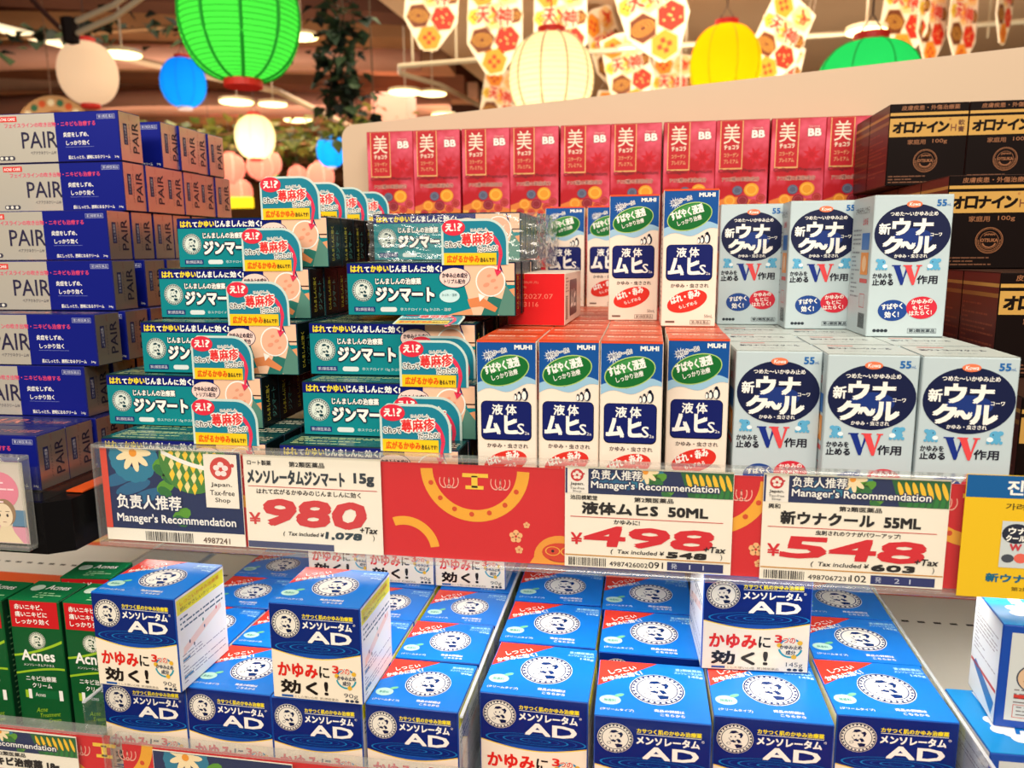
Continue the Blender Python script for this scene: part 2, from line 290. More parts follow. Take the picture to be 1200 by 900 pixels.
def make_muhi():
    w, d, h = 39, 38.6, 99; r = empty('lotion_carton'); k = faces(w, d, h, rough=.32); carton(r, w, d, h, (236, 222, 204), (222, 84, 40), .32)
    a = k['front']; a.band(.5, w - .5, lambda t: 66 + 2 * math.sin(9 * t) + 5 * t, lambda t: h - .7, (14, 78, 150), 1)
    a.band(.5, w - .5, lambda t: 65 + 2 * math.sin(9 * t) + 5 * t, lambda t: 69.5 + 2.5 * math.sin(9 * t + .8) + 5 * t, (150, 190, 214), 1.6)
    P = []
    for i in range(24): q = (4.6 if i % 2 == 0 else 1.4); P.append((8 + q * math.cos(i * PI / 12), h - 10 + q * math.sin(i * PI / 12)))
    a.poly(P, (235, 240, 245), 2); a.rect(.4, h - 1.3, w - .8, 1.1, (226, 80, 44), 3)
    a.text('爽快クール!', 6, h - 11.8, 14.5, 3.4, (20, 60, 120), 3, .05, WHITE, .4, 0, 17)
    a.text('かゆみ・虫さされ', 6.5, 28.5, 27, 3, (70, 50, 50), 2, .08); a.lines(3, 2, 18, 2.4, 1, (120, 90, 80), 2, .6, 2); a.frame(21, 1.6, 14.5, 3.2, .25, (110, 80, 70), 2); a.text('第2類医薬品', 22, 2.1, 12.5, 2.1, (110, 80, 70), 2); a.text('50mL', 31, 6.5, 6, 2.4, (120, 100, 90), 2)
    a.obj('front_print', r)
    a.part(); a.text('MUHI', 25, h - 5.6, 11, 2.6, WHITE, 2, .3); a.obj('maker_lettering', r)
    a.part(); a.ell(18.5, h - 19.5, 16.4, 9.6, (170, 200, 110), 2, 32, 17); a.ell(18.5, h - 19.5, 15.7, 8.9, (18, 104, 44), 3, 32, 17); a.ell(17, h - 15.5, 11, 4, (60, 140, 70), 3.5, 24, 19)
    a.text('すばやく浸透', 6, h - 22.5, 23.5, 6, WHITE, 4, .3, rot=16); a.text('しっかり治療', 10.5, h - 26.3, 17.5, 3.6, WHITE, 4, .08, rot=16); a.obj('green_oval', r)
    a.part(); NV = (14, 26, 96)
    a.rrect(2.6, 33.6, 33.2, 26, 3.4, (6, 10, 40), 2); a.rrect(3, 34.2, 32.4, 25.2, 3.2, NV, 3)
    a.text('液', 10, 50.6, 7, 6.8, WHITE, 4, .22); a.text('体', 19, 50.6, 7, 6.8, WHITE, 4, .22)
    a.text('ムヒ', 4.6, 38, 21.5, 11.6, WHITE, 4, .9); a.text('S', 26.6, 38, 4.4, 7, WHITE, 4, .15); a.text('2a', 31.3, 37.8, 3, 2, WHITE, 4); a.obj('name_panel', r)
    a.part()
    for (px, py, q) in ((31.5, 60.2, 1.), (28, 60.2, .72), (25.6, 60.2, .55)):
        a.ell(px, py + 3.6 * q, 2.2 * q, 3.7 * q, (16, 24, 50), 4, 14); a.ell(px - .5 * q, py + 3.3 * q, 1.45 * q, 2.9 * q, WHITE, 5, 12); a.ell(px - .2 * q, py + 7.2 * q, 1.1 * q, 1.2 * q, (16, 24, 50), 4, 12)
        a.poly([(px - 1.2 * q, py + 7.4 * q), (px - 2.2 * q, py + 7 * q), (px - 1.1 * q, py + 6.9 * q)], (16, 24, 50), 4)
    a.obj('penguins', r)
    a.part(); a.ell(18.4, 18.6, 14.8, 7.6, (214, 50, 40), 2, 28, 18); a.text('はれ・赤み', 7.5, 16.2, 21.5, 5.6, WHITE, 3, .3, rot=17); a.text('もしずめる', 13, 12.6, 13.5, 2.8, WHITE, 3, .05, rot=17); a.obj('red_oval', r)
    t = k['top']; t.rect(.6, .3, w - 1.2, .9, (120, 30, 16), 1); t.rect(1, d - 1.6, w - 2, 1, (150, 40, 22), 1); t.rect(2, d * .42, w - 4, .8, (246, 150, 110), 1)  # dark edge strips paint in the shaded gap between neighbouring cartons
    t.text('液体ムヒS かゆみ・虫さされに', 3, d * .55, 33, 8, (255, 214, 190), 1.5, .3); t.text('MUHI', 5, d * .2, 9, 3, (246, 190, 160), 1.5); t.lines(16, d * .15, 18, 7, 2, (240, 150, 110), 1.5); t.obj('top_print', r)
    for f in (k['right'], k['left']):
        f.rect(3, 5, 10, 40, (230, 226, 218), 1); f.lines(15, 6, 20, 84, 24, (150, 120, 110), 1.5, .35, 8); f.rect(3, 60, 9, 32, (200, 60, 44), 1.5)
        for i in range(9): f.rect(4 + i * .9, 8, .5, 14, (40, 40, 40), 2)
        f.obj('side_print', r)
    return r

def elephant(a, x, y, q, fl):
    c = (90, 168, 206); X = lambda v: x + v * q * fl
    a.ell(X(0), y, 3.2 * q, 2.9 * q, c, 3, 16); a.ell(X(0), y - 2.4, 3.6 * q, 2.4 * q, c, 3.2, 16)
    for t in (-3.6, -1.2, 1.3, 3.7): a.ell(X(t), y - 4.4, 1.1 * q, 1.1 * q, c, 3.4, 10)
    a.ell(X(-3), y + 1.4, 1.8 * q, 1.5 * q, c, 3.5, 12)
    a.ell(X(1.2), y + .4, .35, .45, (20, 50, 90), 4, 8); a.ell(X(2.8), y - 2.6, 2 * q, 1.6 * q, (225, 238, 242), 4, 12)
def make_una():
    w, d, h = 52.5, 52, 100; r = empty('lotion_carton'); k = faces(w, d, h, rough=.42); BG = (186, 202, 206); carton(r, w, d, h, BG, (196, 206, 200), .42)
    NV = (12, 22, 62)
    a = k['front']
    a.text('55', 41.5, h - 8, 6, 4.2, (26, 100, 170), 2, .3); a.text('mL', 48, h - 8, 2.6, 1.8, (26, 100, 170), 2)
    a.text('かゆみを', 2, 41.8, 13, 3.6, (24, 24, 40), 2, .15); a.text('止める', 2, 37, 14, 4.4, (24, 24, 40), 2, .25); a.text('作用', 32, 38, 13.5, 5.8, (24, 24, 40), 2, .25)
    for i in range(4): a.ell(5.5 + 2.6 * i, 4.4, 1.3, 1.2, (40, 50, 60), 2, 10)
    a.frame(28, 2.8, 19.5, 3.4, .25, (70, 80, 90), 2); a.text('第2類医薬品', 29, 3.4, 17.5, 2.3, (50, 60, 70), 2, .05); a.obj('front_print', r)
    a.part(); a.ell(26.5, h - 26.5, 25.4, 20.2, NV, 2, 40); a.ell(27, h - 29.5, 13, 6.5, (22, 50, 120), 3, 24)
    a.text('つめた〜いかゆみ止め', 11, h - 14.6, 31.5, 3, WHITE, 4, .1); a.text('新', 4.2, h - 27.2, 7.4, 7.4, WHITE, 4, .35)
    a.text('ウナ', 13.4, h - 27.4, 26, 10.6, WHITE, 4, 1.0); a.text('コーワ', 38.6, h - 28.8, 7.4, 2.2, WHITE, 4, .1); a.text('ク', 7.6, h - 40.2, 12.2, 11, WHITE, 4, 1.0); a.text('〜', 19.8, h - 37.2, 8.6, 4.4, WHITE, 4, 1.0); a.text('ル', 28.4, h - 40.2, 14, 10.8, WHITE, 4, 1.0)
    a.text('かゆみ・虫さされ', 15.5, h - 43.8, 22, 2.7, WHITE, 4, .08); a.obj('name_oval', r)
    a.part(); a.ell(26.5, h - 6.6, 5.2, 2.4, (232, 120, 80), 5, 20); a.text('Kowa', 23, h - 7.8, 7.2, 2.4, WHITE, 6, .08, shear=.2); a.obj('maker_badge', r)
    a.part()
    for x0, x1, c, l in ((15, 26.6, (16, 44, 130), 3), (22.6, 34.2, (222, 70, 74), 4)):
        xm = x0 + 6.6
        a.poly([(x0 + 4.6, 51), (x0 + .4, 51), (xm - .6, 37.2), (xm + .8, 37.2), (xm + 1.6, 40.2)], c, l); a.poly([(xm + .5, 37.2), (x1 - .6, 51), (x1 - 2.2, 51), (xm + .6, 40.6)], c, l + .2)
        a.rect(x0 - .6, 50.4, 6, .8, c, l + .3); a.rect(x1 - 3.4, 50.4, 3.8, .8, c, l + .3)
    a.obj('double_letter', r)
    a.part(); elephant(a, 7.4, 53, .85, 1); elephant(a, 42.5, 53, .95, -1); a.obj('blue_figures', r)
    a.part(); a.ell(17, 19, 10, 7.6, (24, 66, 140), 2); a.text('すばやく', 9.6, 19.4, 14, 4, WHITE, 3, .2, rot=4); a.text('効く!', 12, 13.6, 9.5, 4.4, WHITE, 3, .2, rot=4); a.obj('blue_oval', r)
    a.part(); a.ell(36.5, 21, 10.4, 8, (208, 40, 60), 3); a.text('かゆみの', 29.5, 23.4, 14, 3.2, WHITE, 4, .12, rot=4); a.text('もとに', 30.5, 19.4, 11, 3, WHITE, 4, .12, rot=4); a.text('はたらく!', 28.5, 15.2, 15, 3.4, WHITE, 4, .12, rot=4); a.obj('red_oval', r)
    t = k['top']; t.rect(.5, .3, w - 1, .7, (120, 130, 130), 1); t.rect(.5, d - 1.3, w - 1, .8, (130, 140, 140), 1); t.text('新ウナコーワクール', 6, d * .5, 38, 7, (40, 50, 80), 1.5, .15); t.text('かゆみ・虫さされ', 12, d * .25, 22, 3, (120, 130, 140), 1.5); t.rect(8, d * .8, 16, 3, (222, 130, 120), 1.5); t.obj('top_print', r)  # grey strips at front and back edge are painted gap shade between tops
    for f in (k['right'], k['left']):
        f.text('かゆみをもとから', 8, 88, 34, 5, (60, 60, 70), 2); f.text('止める', 28, 80, 12, 5, (210, 70, 80), 2, .1); f.rect(28, 62, 18, 12, (40, 110, 190), 2); f.rect(28, 44, 18, 16, (236, 150, 60), 2); f.ell(37, 52, 5, 6, (245, 200, 150), 3, 14)
        f.rect(28, 38, 18, 3, (210, 80, 80), 2); f.lines(5, 26, 20, 52, 16, (130, 140, 150), 2, .35, 4)
        for i in range(14): f.rect(30 + i * 1.1, 5, .6, 11, (40, 40, 40), 2)
        f.frame(30, 20, 12, 10, .4, (210, 80, 90), 2); f.obj('side_print', r)
    return r

def make_bb():
    w, d, h = 57, 30, 103; r = empty('supplement_carton'); k = faces(w, d, h, rough=.34); carton(r, w, d, h, (176, 20, 34), (170, 24, 36), .34)
    a = k['front']
    a.mb.add([a.o + a.u * (x / 1000) + a.v * (y / 1000) + a.n * .0001 for x, y in ((.5, .6), (w - .5, .6), (w - .5, h - .6), (.5, h - .6))], [(0, 1, 2, 3)], mottled((178, 16, 30), (236, 104, 130), 26))
    for q, c in ((10, (196, 24, 40)), (5, (180, 14, 30))):
        a.poly([(43 + (q if t % 2 else q * .5) * math.cos(t * PI / 8), 64 + (q if t % 2 else q * .5) * math.sin(t * PI / 8)) for t in range(16)], c, 1.3 + .1 * (10 - q))
    a.band(.6, w - .6, lambda t: .8, lambda t: 15 + 5 * math.sin(4 * t), (216, 120, 56), 1.9); a.band(.6, w - .6, lambda t: .8, lambda t: 8 + 3 * math.sin(4 * t + 2), (228, 160, 70), 2)
    a.text('Collagen Premium', 3, 45.5, 50, 5, (110, 24, 30), 3, .15, shear=.25); a.text('7つ2種の美容成分', 8, 37, 40, 4.6, (100, 20, 26), 3, .1, (240, 190, 170), .25); a.obj('front_print', r)
    a.part(); a.rect(4.5, 50, 24.5, h - 51, (226, 176, 110), 3); a.rect(5.4, 51.4, 22.7, h - 52.6, (186, 28, 38), 4)
    a.text('美', 8.2, 77.5, 17.4, 21, (240, 224, 200), 5, .05); a.text('チョコラ', 9, 71.4, 15.6, 4.6, (240, 224, 200), 5, .25); a.text('コラーゲン', 9, 63.2, 15.6, 4.4, (222, 170, 120), 5, .08); a.text('プレミアム', 9, 56.4, 15.6, 4.4, (222, 170, 120), 5, .08); a.obj('name_panel', r)
    a.part(); a.text('Chocola', 39, 92.8, 11, 1.8, (240, 200, 190), 4); a.text('BB', 38.6, 83.6, 13, 7.4, (244, 236, 226), 4, .6, (150, 30, 40), .3); a.obj('maker_lettering', r)
    a.part()
    for x, y, q, c in ((25, 27, 5.6, (84, 88, 110)), (40, 27.5, 8, (226, 150, 40)), (17, 16, 6.6, (222, 142, 44)), (31, 16, 6.2, (134, 34, 44)), (43, 12.5, 5, (176, 50, 44)), (50.5, 18.5, 5, (168, 48, 46)), (12, 7, 5, (160, 40, 40)), (25, 6.6, 4.6, (178, 60, 44)), (36, 6, 4, (190, 60, 44))):
        a.ell(x, y, q, q * .92, c, 4, 20); a.ring(x, y, q * .78, q * .7, q * .14, tuple(min(255, v + 34) for v in c), 5, 18)
    a.obj('berry_picture', r)
    a = k['top']; a.text('BB', 20, 10, 16, 9, (240, 220, 210), 2); a.obj('top_print', r)
    return r

def make_oronine():
    w, d, h = 68, 66, 74; r = empty('ointment_carton'); k = faces(w, d, h, rough=.36); DK = (20, 11, 9); G = (196, 150, 74); BZ = (150, 96, 62)
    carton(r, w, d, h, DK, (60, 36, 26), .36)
    a = k['front']; a.text('皮膚疾患・外傷治療薬', 10, h - 6, 50, 4.2, BZ, 2, .08); a.rect(.5, h - 10.6, w - 1, 2.6, G, 1); a.obj('front_print', r)
    a.part(); a.rect(.5, h - 29.6, w - 1, 16.6, G, 2)
    for i, ch in enumerate('オロナイン'): a.text(ch, 3.4 + i * 9.8, h - 25.8, 8.6, 9, (24, 16, 12), 3, .75, shear=.06)
    a.text('H', 53.4, h - 25.4, 4.6, 6, (110, 60, 40), 3, .1); a.text('軟', 59.6, h - 20.4, 5.4, 5, (90, 50, 34), 3, .1); a.text('膏', 59.6, h - 26.4, 5.4, 5, (90, 50, 34), 3, .1); a.text('®', 51.4, h - 16, 2, 2, (150, 60, 40), 3); a.obj('name_band', r)
    a.part(); a.text('家庭用', 17, h - 36.6, 15.5, 4.4, BZ, 2, .05); a.text('100g', 38.6, h - 36.6, 12.5, 4.4, BZ, 2, .05)
    a.lines(2, 2, w - 4, 8, 3, (110, 70, 48), 2, .4, 9); a.obj('small_lettering', r)
    a.part(); cx, cy = 33.5, h - 51.5; a.ring(cx, cy, 10.4, 10.4, .5, BZ, 2); a.ring(cx, cy, 9.4, 9.4, .3, BZ, 2); a.ring(cx, cy, 7, 7, .3, BZ, 2)
    a.text('OTSUKA', cx - 6.4, cy - 1.2, 12.8, 2.6, BZ, 3, .15); a.text('JAPAN', cx - 4, cy + 3.4, 8, 2, BZ, 3, .1)
    for i in range(20): t = PI + PI * i / 19; a.ell(cx + 8.2 * math.cos(t), cy + 8.2 * math.sin(t), .5, .5, BZ, 3, 6)
    a.ring(cx, cy - 1.6, 5.4, 4.4, 1.2, BZ, 2, 16, 190, 350); a.obj('seal', r)
    for f in (k['right'], k['left']):
        f.rect(.6, .8, d - 1.2, h - 1.6, (86, 30, 24), 1); f.rect(.6, h - 10.6, d - 1.2, 2.6, G, 2); f.rect(.6, h - 18, d - 1.2, 3, (150, 104, 50), 2); f.lines(4, 6, d - 8, h - 28, 13, (136, 66, 44), 2, .4, 11); f.obj('side_print', r)
    return r

def make_pair():
    w, d, h = 125, 29, 40; r = empty('cream_carton'); k = faces(w, d, h, rough=.3); SV = (206, 200, 186); BL = (18, 30, 140)
    b = MB(); W, D, H = w / 2000, d / 2000, h / 1000; b.box(-W, -D, 0, W, D, H, mat((30, 34, 110), .3, .1), .0006); b.obj('carton', r)
    a = k['front']; a.metal = .45; a.rect(.6, .6, 66.4, h - 1.2, SV, 1); a.obj('silver_panel', r)
    a.part(); a.metal = .35; a.rect(67, .6, 57.4, h - 1.2, BL, 1); a.metal = 0
    a.text('炎症をしずめ、', 74, 20, 23, 3.8, WHITE, 2, .1); a.text('しっかり効く', 76, 13.4, 21, 3.8, WHITE, 2, .1); a.rect(75, 11.8, 26, .25, (120, 130, 190), 2); a.text('肌にしっとり、透明になるクリーム', 77, 2.2, 38, 2.8, WHITE, 2, .08); a.text('24g', 119, 2.2, 4, 2, WHITE, 2)
    a.frame(106, 33.6, 16, 3.6, .25, (170, 176, 210), 2); a.text('第2類医薬品', 107, 34.3, 14, 2.3, (200, 204, 226), 2); a.obj('blue_panel', r)
    a.part(); a.text('フェイスラインの吹き出物・ニキビも治療する', 20, 28.6, 84, 3.8, (226, 70, 110), 2, .08)
    a.text('PAIR', 35, 12, 33, 13, (40, 36, 66), 3, .08); a.text('ペアアクネクリームW', 42, 6.6, 24, 2.8, (80, 76, 90), 3); a.obj('brand_lettering', r)
    a.part(); a.rect(14, 33.4, 18, 4.4, (214, 56, 50), 2); a.text('ACNE CARE', 15, 34.4, 15.5, 2.2, WHITE, 3, .08)
    a.rrect(12, 2.4, 15, 3.6, 1.7, (60, 60, 76), 2)
    for i in range(3): a.ell(14.4 + 4.6 * i, 4.2, 1.5, 1.3, (220, 216, 204), 3, 10)
    a.obj('small_badges', r)
    f = k['right']; f.metal = .85; f.rect(.5, .6, d - 1, h - 1.2, (222, 200, 186), 1); f.metal = 0
    f.text('PAIR', 24.4, 8, 25, 8, (44, 36, 56), 3, .15, rot=90); f.rect(5, 13.5, 5, 17, (40, 40, 80), 2); f.text('ニキビ治療薬', 9, 14.5, 14.5, 3, (190, 186, 196), 3, rot=90)
    f.text('ペアアクネクリームW', 13.6, 7, 24, 2, (90, 70, 80), 2, rot=90); f.text('フェイスライン', 14.4, 33.5, 5, 1.6, (180, 60, 60), 2, rot=90); f.obj('end_print', r)
    t = k['top']; t.metal = .3; t.rect(.6, .6, w - 1.2, d - 1.2, (24, 28, 90), 1); t.metal = .3
    t.text('PAIR', 40, 6, 40, 14, (214, 120, 110), 2, .2, shear=.3); t.text('ニキビ治療薬', 84, 8, 34, 9, (214, 130, 120), 2); t.obj('top_print', r)
    return r

SKIN = (236, 190, 158)
def make_jin(nm=0):
    w, d, h = 125, 26.5, 38.3; r = empty('cream_carton'); k = faces(w, d, h, rough=.24); TE = (18, 146, 154); NV = (18, 28, 120)
    b = MB(); W, D, H = w / 2000, d / 2000, h / 1000; b.box(-W, -D, 0, W, D, H, mat((14, 40, 50), .3, .2), .0006); b.obj('carton', r)
    a = k['front']; a.metal = .3; a.rect(.6, .6, w - 1.2, h - 8.6, TE, 1); a.rect(.6, h - 8, w - 1.2, 7.3, NV, 1); a.obj('front_print', r); a.metal = 0
    a.part(); x = 3.4
    for t, q, c in (('はれ', 9.4, (240, 214, 50)), ('て', 3.6, WHITE), ('かゆい', 13.4, (240, 214, 50)), ('じんましん', 22, WHITE), ('に', 3.4, WHITE), ('効く', 9, WHITE), ('!', .9, WHITE)):
        hh = 4.6 if len(t) > 1 else 3.6; a.text(t, x, h - 6.8, q, hh, c, 2, .28); x += q + 1.1
    a.obj('slogan_lettering', r)
    a.part(); a.text('じんましんの治療薬', 22, h - 15.6, 34, 4.4, WHITE, 3, .2, (12, 50, 66), .45)
    a.text('ジンマート', 22.4, h - 27.6, 43, 9.6, WHITE, 5, .75, (16, 34, 60), .8); a.obj('brand_lettering', r)
    a.part(); emblem(a, 12, h - 20, 8, (16, 60, 70), (216, 224, 214), 2); a.obj('emblem', r)
    a.part(); a.rect(5, 2.6, 16, 3.8, (26, 50, 110), 2); a.text('第2類医薬品', 6, 3.3, 14, 2.4, (210, 214, 226), 3); a.rrect(25, 2.8, 12.5, 3.4, 1.6, (214, 222, 220), 2); a.text('非ステロイド 15g かぶれ・湿疹', 40, 3.2, 38, 2.6, (210, 226, 224), 2); a.obj('small_lettering', r)
    a.part(); a.poly([(76, .8), (98, 7), (100, 14), (124.2, 20), (124.2, .8)], (224, 150, 104), 2); a.poly([(88, h - 16), (94, .8), (118, .8), (121, 10), (113, h - 1), (88, h - 1)], SKIN, 2.3); a.poly([(100, .8), (112, .8), (116, 12), (106, 15)], (40, 110, 100), 2.6)
    a.poly([(90, 12), (100, 14), (112, 6), (110, 3), (100, 7), (92, 6)], (214, 130, 80), 2.8); a.poly([(114, h - 1), (119, h - 16), (124.2, h - 16), (124.2, h - 1)], SKIN, 2.8); a.poly([(112, 2), (118, 22), (124.2, 14), (124.2, .8), (113, .8)], (84, 132, 118), 3); a.rect(114, h - 14, 10.2, 1, (60, 30, 30), 3)
    a.ell(107, h - 13.6, 10.8, 10.8, WHITE, 4); a.poly([(98, h - 22), (99, h - 28), (103, h - 24)], WHITE, 4); a.ell(107, h - 13.6, 9.8, 9.8, (232, 176, 146), 5)
    for x, y, q in ((104, 16, 2.4), (109, 13, 2), (106, 9.6, 1.6), (111, 18, 1.5)): a.ell(x, h - y, q, q * .6, (226, 150, 120), 6, 14, 20)
    a.obj('skin_picture', r)
    a.part(); a.ell(81, h - 11, 11.6, 7.4, (20, 50, 90), 3); a.ell(81, h - 11, 11.1, 6.9, (240, 206, 196), 4); a.text('かゆみ止め成分', 72, h - 11, 18.4, 3.4, (30, 26, 50), 5, .15); a.text('トリプル配合', 73.4, h - 15.2, 15.4, 3.2, (30, 26, 50), 5, .1)
    a.ell(77, h - 24, 7.4, 4.6, (190, 224, 226), 3); a.text('かぶれ・湿疹', 71.4, h - 24.2, 11, 2, (20, 90, 100), 4); a.obj('ingredient_bubble', r)
    t = k['top']; t.metal = .4; t.rect(.6, .6, w - 1.2, d - 1.2, (26, 92, 92), 1); t.metal = 0; t.lines(6, 3, 84, d - 6, 6, (196, 206, 140), 2, .4, 6); t.lines(94, 4, 28, d - 8, 4, (230, 220, 190), 2, .4, 3); t.obj('top_print', r)
    f = k['right']; f.rect(.5, .6, d - 1, h - 1.2, (10, 22, 24), 1); f.text('じんましんに効く', 11, 5, 26, 5, (200, 190, 60), 2, .1, rot=90); f.text('ジンマート', 21, 6, 22, 6, (70, 130, 120), 2, .2, rot=90); f.obj('end_print', r)
    return r
def jin_tag(r):
    """die-cut card standing up from the carton's front edge"""
    h = 38.3; z = h / 1000; e = empty('promotional_tag'); e.parent = r; e.location = (0, 0, 0)
    a = Art((-.0625 + .0735, -.01325 - .0006, z - .002), (1, 0, 0), (0, 0, 1), (0, -1, 0), rough=.3)
    W, Hh = 45, 30.5
    def outline(g): 
        P = [(-g, -0), (W + g, 0)] + [(W - 14 + (14 + g) * math.cos(t), Hh - 15 + (15 + g) * math.sin(t)) for t in [i * PI / 16 for i in range(9)]] + [(4, Hh + g), (-g, Hh - 3)]
        return P
    P = outline(1.6); n = len(P); V = []; F = []
    b = MB(); V = [a.o + a.u * (x / 1000) + a.v * (y / 1000) + a.n * q for q in (0, -.0004) for x, y in P]
    F = [tuple(range(n)), tuple(range(2 * n - 1, n - 1, -1))] + [(i, n + i, n + (i + 1) % n, (i + 1) % n) for i in range(n)]
    b.add(V, F, mat((196, 214, 206), .25)); b.obj('card', e)
    a.poly(outline(0), (24, 124, 146), 1); a.rect(0, 0, W - 7, 8.4, (240, 196, 30), 2); a.ring(W - 17, 6, 14.5, 18, 2.6, (222, 50, 84), 2.5, 14, 4, 66); a.poly([(W - 5.1, 7), (W - 2.5, 7), (W - 5.2, -4), (W - 6.6, -4)], (222, 50, 84), 2.5); a.poly([(W - 8.6, -3), (W - 6.8, -8), (W - 3, -4)], (222, 50, 84), 2.5); a.obj('tag_print', e)
    a.part(); a.ell(7.4, Hh - 4.4, 8.4, 5.6, (218, 44, 66), 3); a.text('え', 1.6, Hh - 7, 5.6, 5, WHITE, 4, .3, rot=5); a.text('!', 8.3, Hh - 6.6, .8, 5, WHITE, 4, .25, rot=5); a.text('?', 10.2, Hh - 6.6, 3.2, 5.2, WHITE, 4, .25, rot=-4)
    a.text('これって', 1.2, 12.6, 11.4, 3.8, (30, 26, 30), 5, .12, WHITE, .7); a.text('蕁麻疹', 13.8, 13.2, 22, 8.4, (222, 50, 50), 5, .3, WHITE, .8, rot=4); a.text('じんましん', 20, 23.2, 12, 1.8, (30, 26, 30), 5, 0, WHITE, .4, rot=3); a.text('だったの?', 25, 9.2, 14, 3.6, (30, 26, 30), 5, .08, WHITE, .7, rot=4)
    a.text('広がるかゆみ', 2.4, 1.8, 23.5, 5, (226, 90, 20), 4, .2); a.text('治るんです!', 26.4, 2, 10.6, 3.2, (40, 30, 30), 4, .1); a.obj('tag_lettering', e)
    return e

def make_acnes():
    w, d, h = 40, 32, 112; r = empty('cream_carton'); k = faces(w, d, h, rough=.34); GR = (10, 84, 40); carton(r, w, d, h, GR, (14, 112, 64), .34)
    a = k['front']; YG = (150, 190, 40)
    a.band(.5, w - .5, lambda t: 68 + 7 * t * t + 5 * t, lambda t: 69.6 + 7 * t * t + 5.6 * t, YG, 2); a.band(.5, w - .5, lambda t: 54 + 5 * math.sin(PI * t * .55), lambda t: 55.6 + 5 * math.sin(PI * t * .55), YG, 2)
    a.rect(6, 36, 2.5, 6, YG, 2); a.rect(8.5, 35.4, 2.6, 7.4, WHITE, 2); a.rect(11.1, 36, 23, 6.4, (12, 96, 50), 2); a.text('Acnes', 14, 37.4, 8, 3, WHITE, 3); a.rect(33, 35, 3, 8, WHITE, 3)
    a.text('Acne', 13, 24.4, 9, 3.6, YG, 2, 0, shear=.4, rot=8); a.text('Treatment', 15, 20.4, 17, 3.2, YG, 2, 0, shear=.4, rot=8); a.text('Cream', 22, 17, 10, 3, YG, 2, 0, shear=.4, rot=8); a.text('ビタミン誘導体', 12, 10, 22, 2.6, (200, 190, 90), 2); a.obj('front_print', r)
    a.part(); a.rect(1.4, h - 21, w - 2.8, 20, (196, 26, 32), 2); a.text('赤いニキビ、', 5, h - 7.4, 22, 4, WHITE, 3, .12); a.text('痛いニキビに', 5, h - 12.9, 25, 4, WHITE, 3, .12); a.text('しっかり効く', 5, h - 18.4, 26, 4, WHITE, 3, .12); a.obj('red_panel', r)
    a.part(); emblem(a, w * .5, h - 31, 6.6, (20, 70, 40), (226, 226, 210), 2); a.obj('emblem', r)
    a.part(); a.text('Acnes', 6.6, 65.5, 26, 8, WHITE, 4, .35); a.text('メンソレータムアクネス', 7.5, 61.2, 24, 2, WHITE, 4); a.text('ニキビ治療薬', 8, 49.6, 24, 4, WHITE, 4, .08); a.text('クリーム', 12.5, 44.4, 15.5, 3.6, WHITE, 4, .08); a.obj('brand_lettering', r)
    t = k['top']; t.ell(9, d * .6, 5, 5, (200, 220, 200), 2); t.text('Acnes', 16, d * .55, 18, 7, WHITE, 2, .2); t.lines(16, 3, 20, 10, 3, (150, 200, 150), 2); t.obj('top_print', r)
    for f in (k['right'], k['left']): f.rect(1, 1, d - 2, h - 2, (10, 52, 30), 1); f.lines(4, 8, d - 8, h - 20, 22, (90, 130, 90), 2, .3, 2); f.obj('side_print', r)
    return r

def make_hand(w, d, h):
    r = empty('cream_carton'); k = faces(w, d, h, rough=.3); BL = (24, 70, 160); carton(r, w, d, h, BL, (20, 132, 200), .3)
    a = k['front']; a.rect(5, 5, w - 10, h - 10, (200, 204, 200), 1)
    a.text('カサつきがちな', 12, h - 13, 34, 4.6, (50, 50, 60), 2, .08); a.text('しっとり肌', 18, h - 19.6, 24, 4.2, (50, 50, 60), 2, .08); a.text('乾燥肌', 44, h - 19.6, 16, 4.4, (50, 50, 60), 2, .1)
    a.obj('front_print', r)
    a.part(); a.ell(22, h * .5, 12.6, 10, (70, 76, 90), 2); a.ell(22, h * .5, 11.8, 9.2, (210, 176, 140), 3); a.poly([(13, h * .5 - 2), (22, h * .5 + 4), (32, h * .5 - 2), (26, h * .5 - 6), (18, h * .5 - 5)], (180, 140, 106), 4); a.obj('round_picture', r)
    a.part(); a.rect(9, h * .34 - 3, 14, 2.6, (200, 60, 50), 2); a.lines(9, h * .12 + 8, w - 20, h * .16, 4, (120, 110, 110), 2, .3, 3); a.frame(9, 7, w - 20, h * .13, .4, (200, 90, 80), 2); a.lines(11, 8, w - 24, h * .11, 3, (120, 110, 110), 2, .3, 8); a.obj('small_lettering', r)
    t = k['top']; t.ell(w * .42, d * .42, w * .27, d * .24, (238, 240, 240), 2); t.rect(w * .2, d * .62, w * .1, d * .34, (238, 240, 240), 2)
    for i in range(9): q = 2 * PI * i / 9; t.ell(w * .42 + w * .25 * math.cos(q), d * .42 + d * .22 * math.sin(q), 4.6, 4, (238, 240, 240), 1.6, 12)
    t.text('AD', w * .3, d * .3, w * .26, d * .2, (20, 110, 190), 3, .6); t.text('乾燥肌用', w * .45, d * .76, 22, 6, (238, 240, 240), 2, .1); t.obj('top_print', r)
    for f in (k['right'], k['left']):
        f.rect(1, 1, d - 2, h - 2, (226, 228, 226), 1); f.poly([(d - 6, 4), (6, h * .3), (10, h * .36), (d - 3, h * .2)], (60, 120, 180), 2); f.rect(2, h * .3, d - 4, 2, (200, 60, 60), 2); f.lines(5, h * .45, d - 10, h * .46, 12, (150, 140, 140), 2, .3, 7); f.obj('side_print', r)
    return r

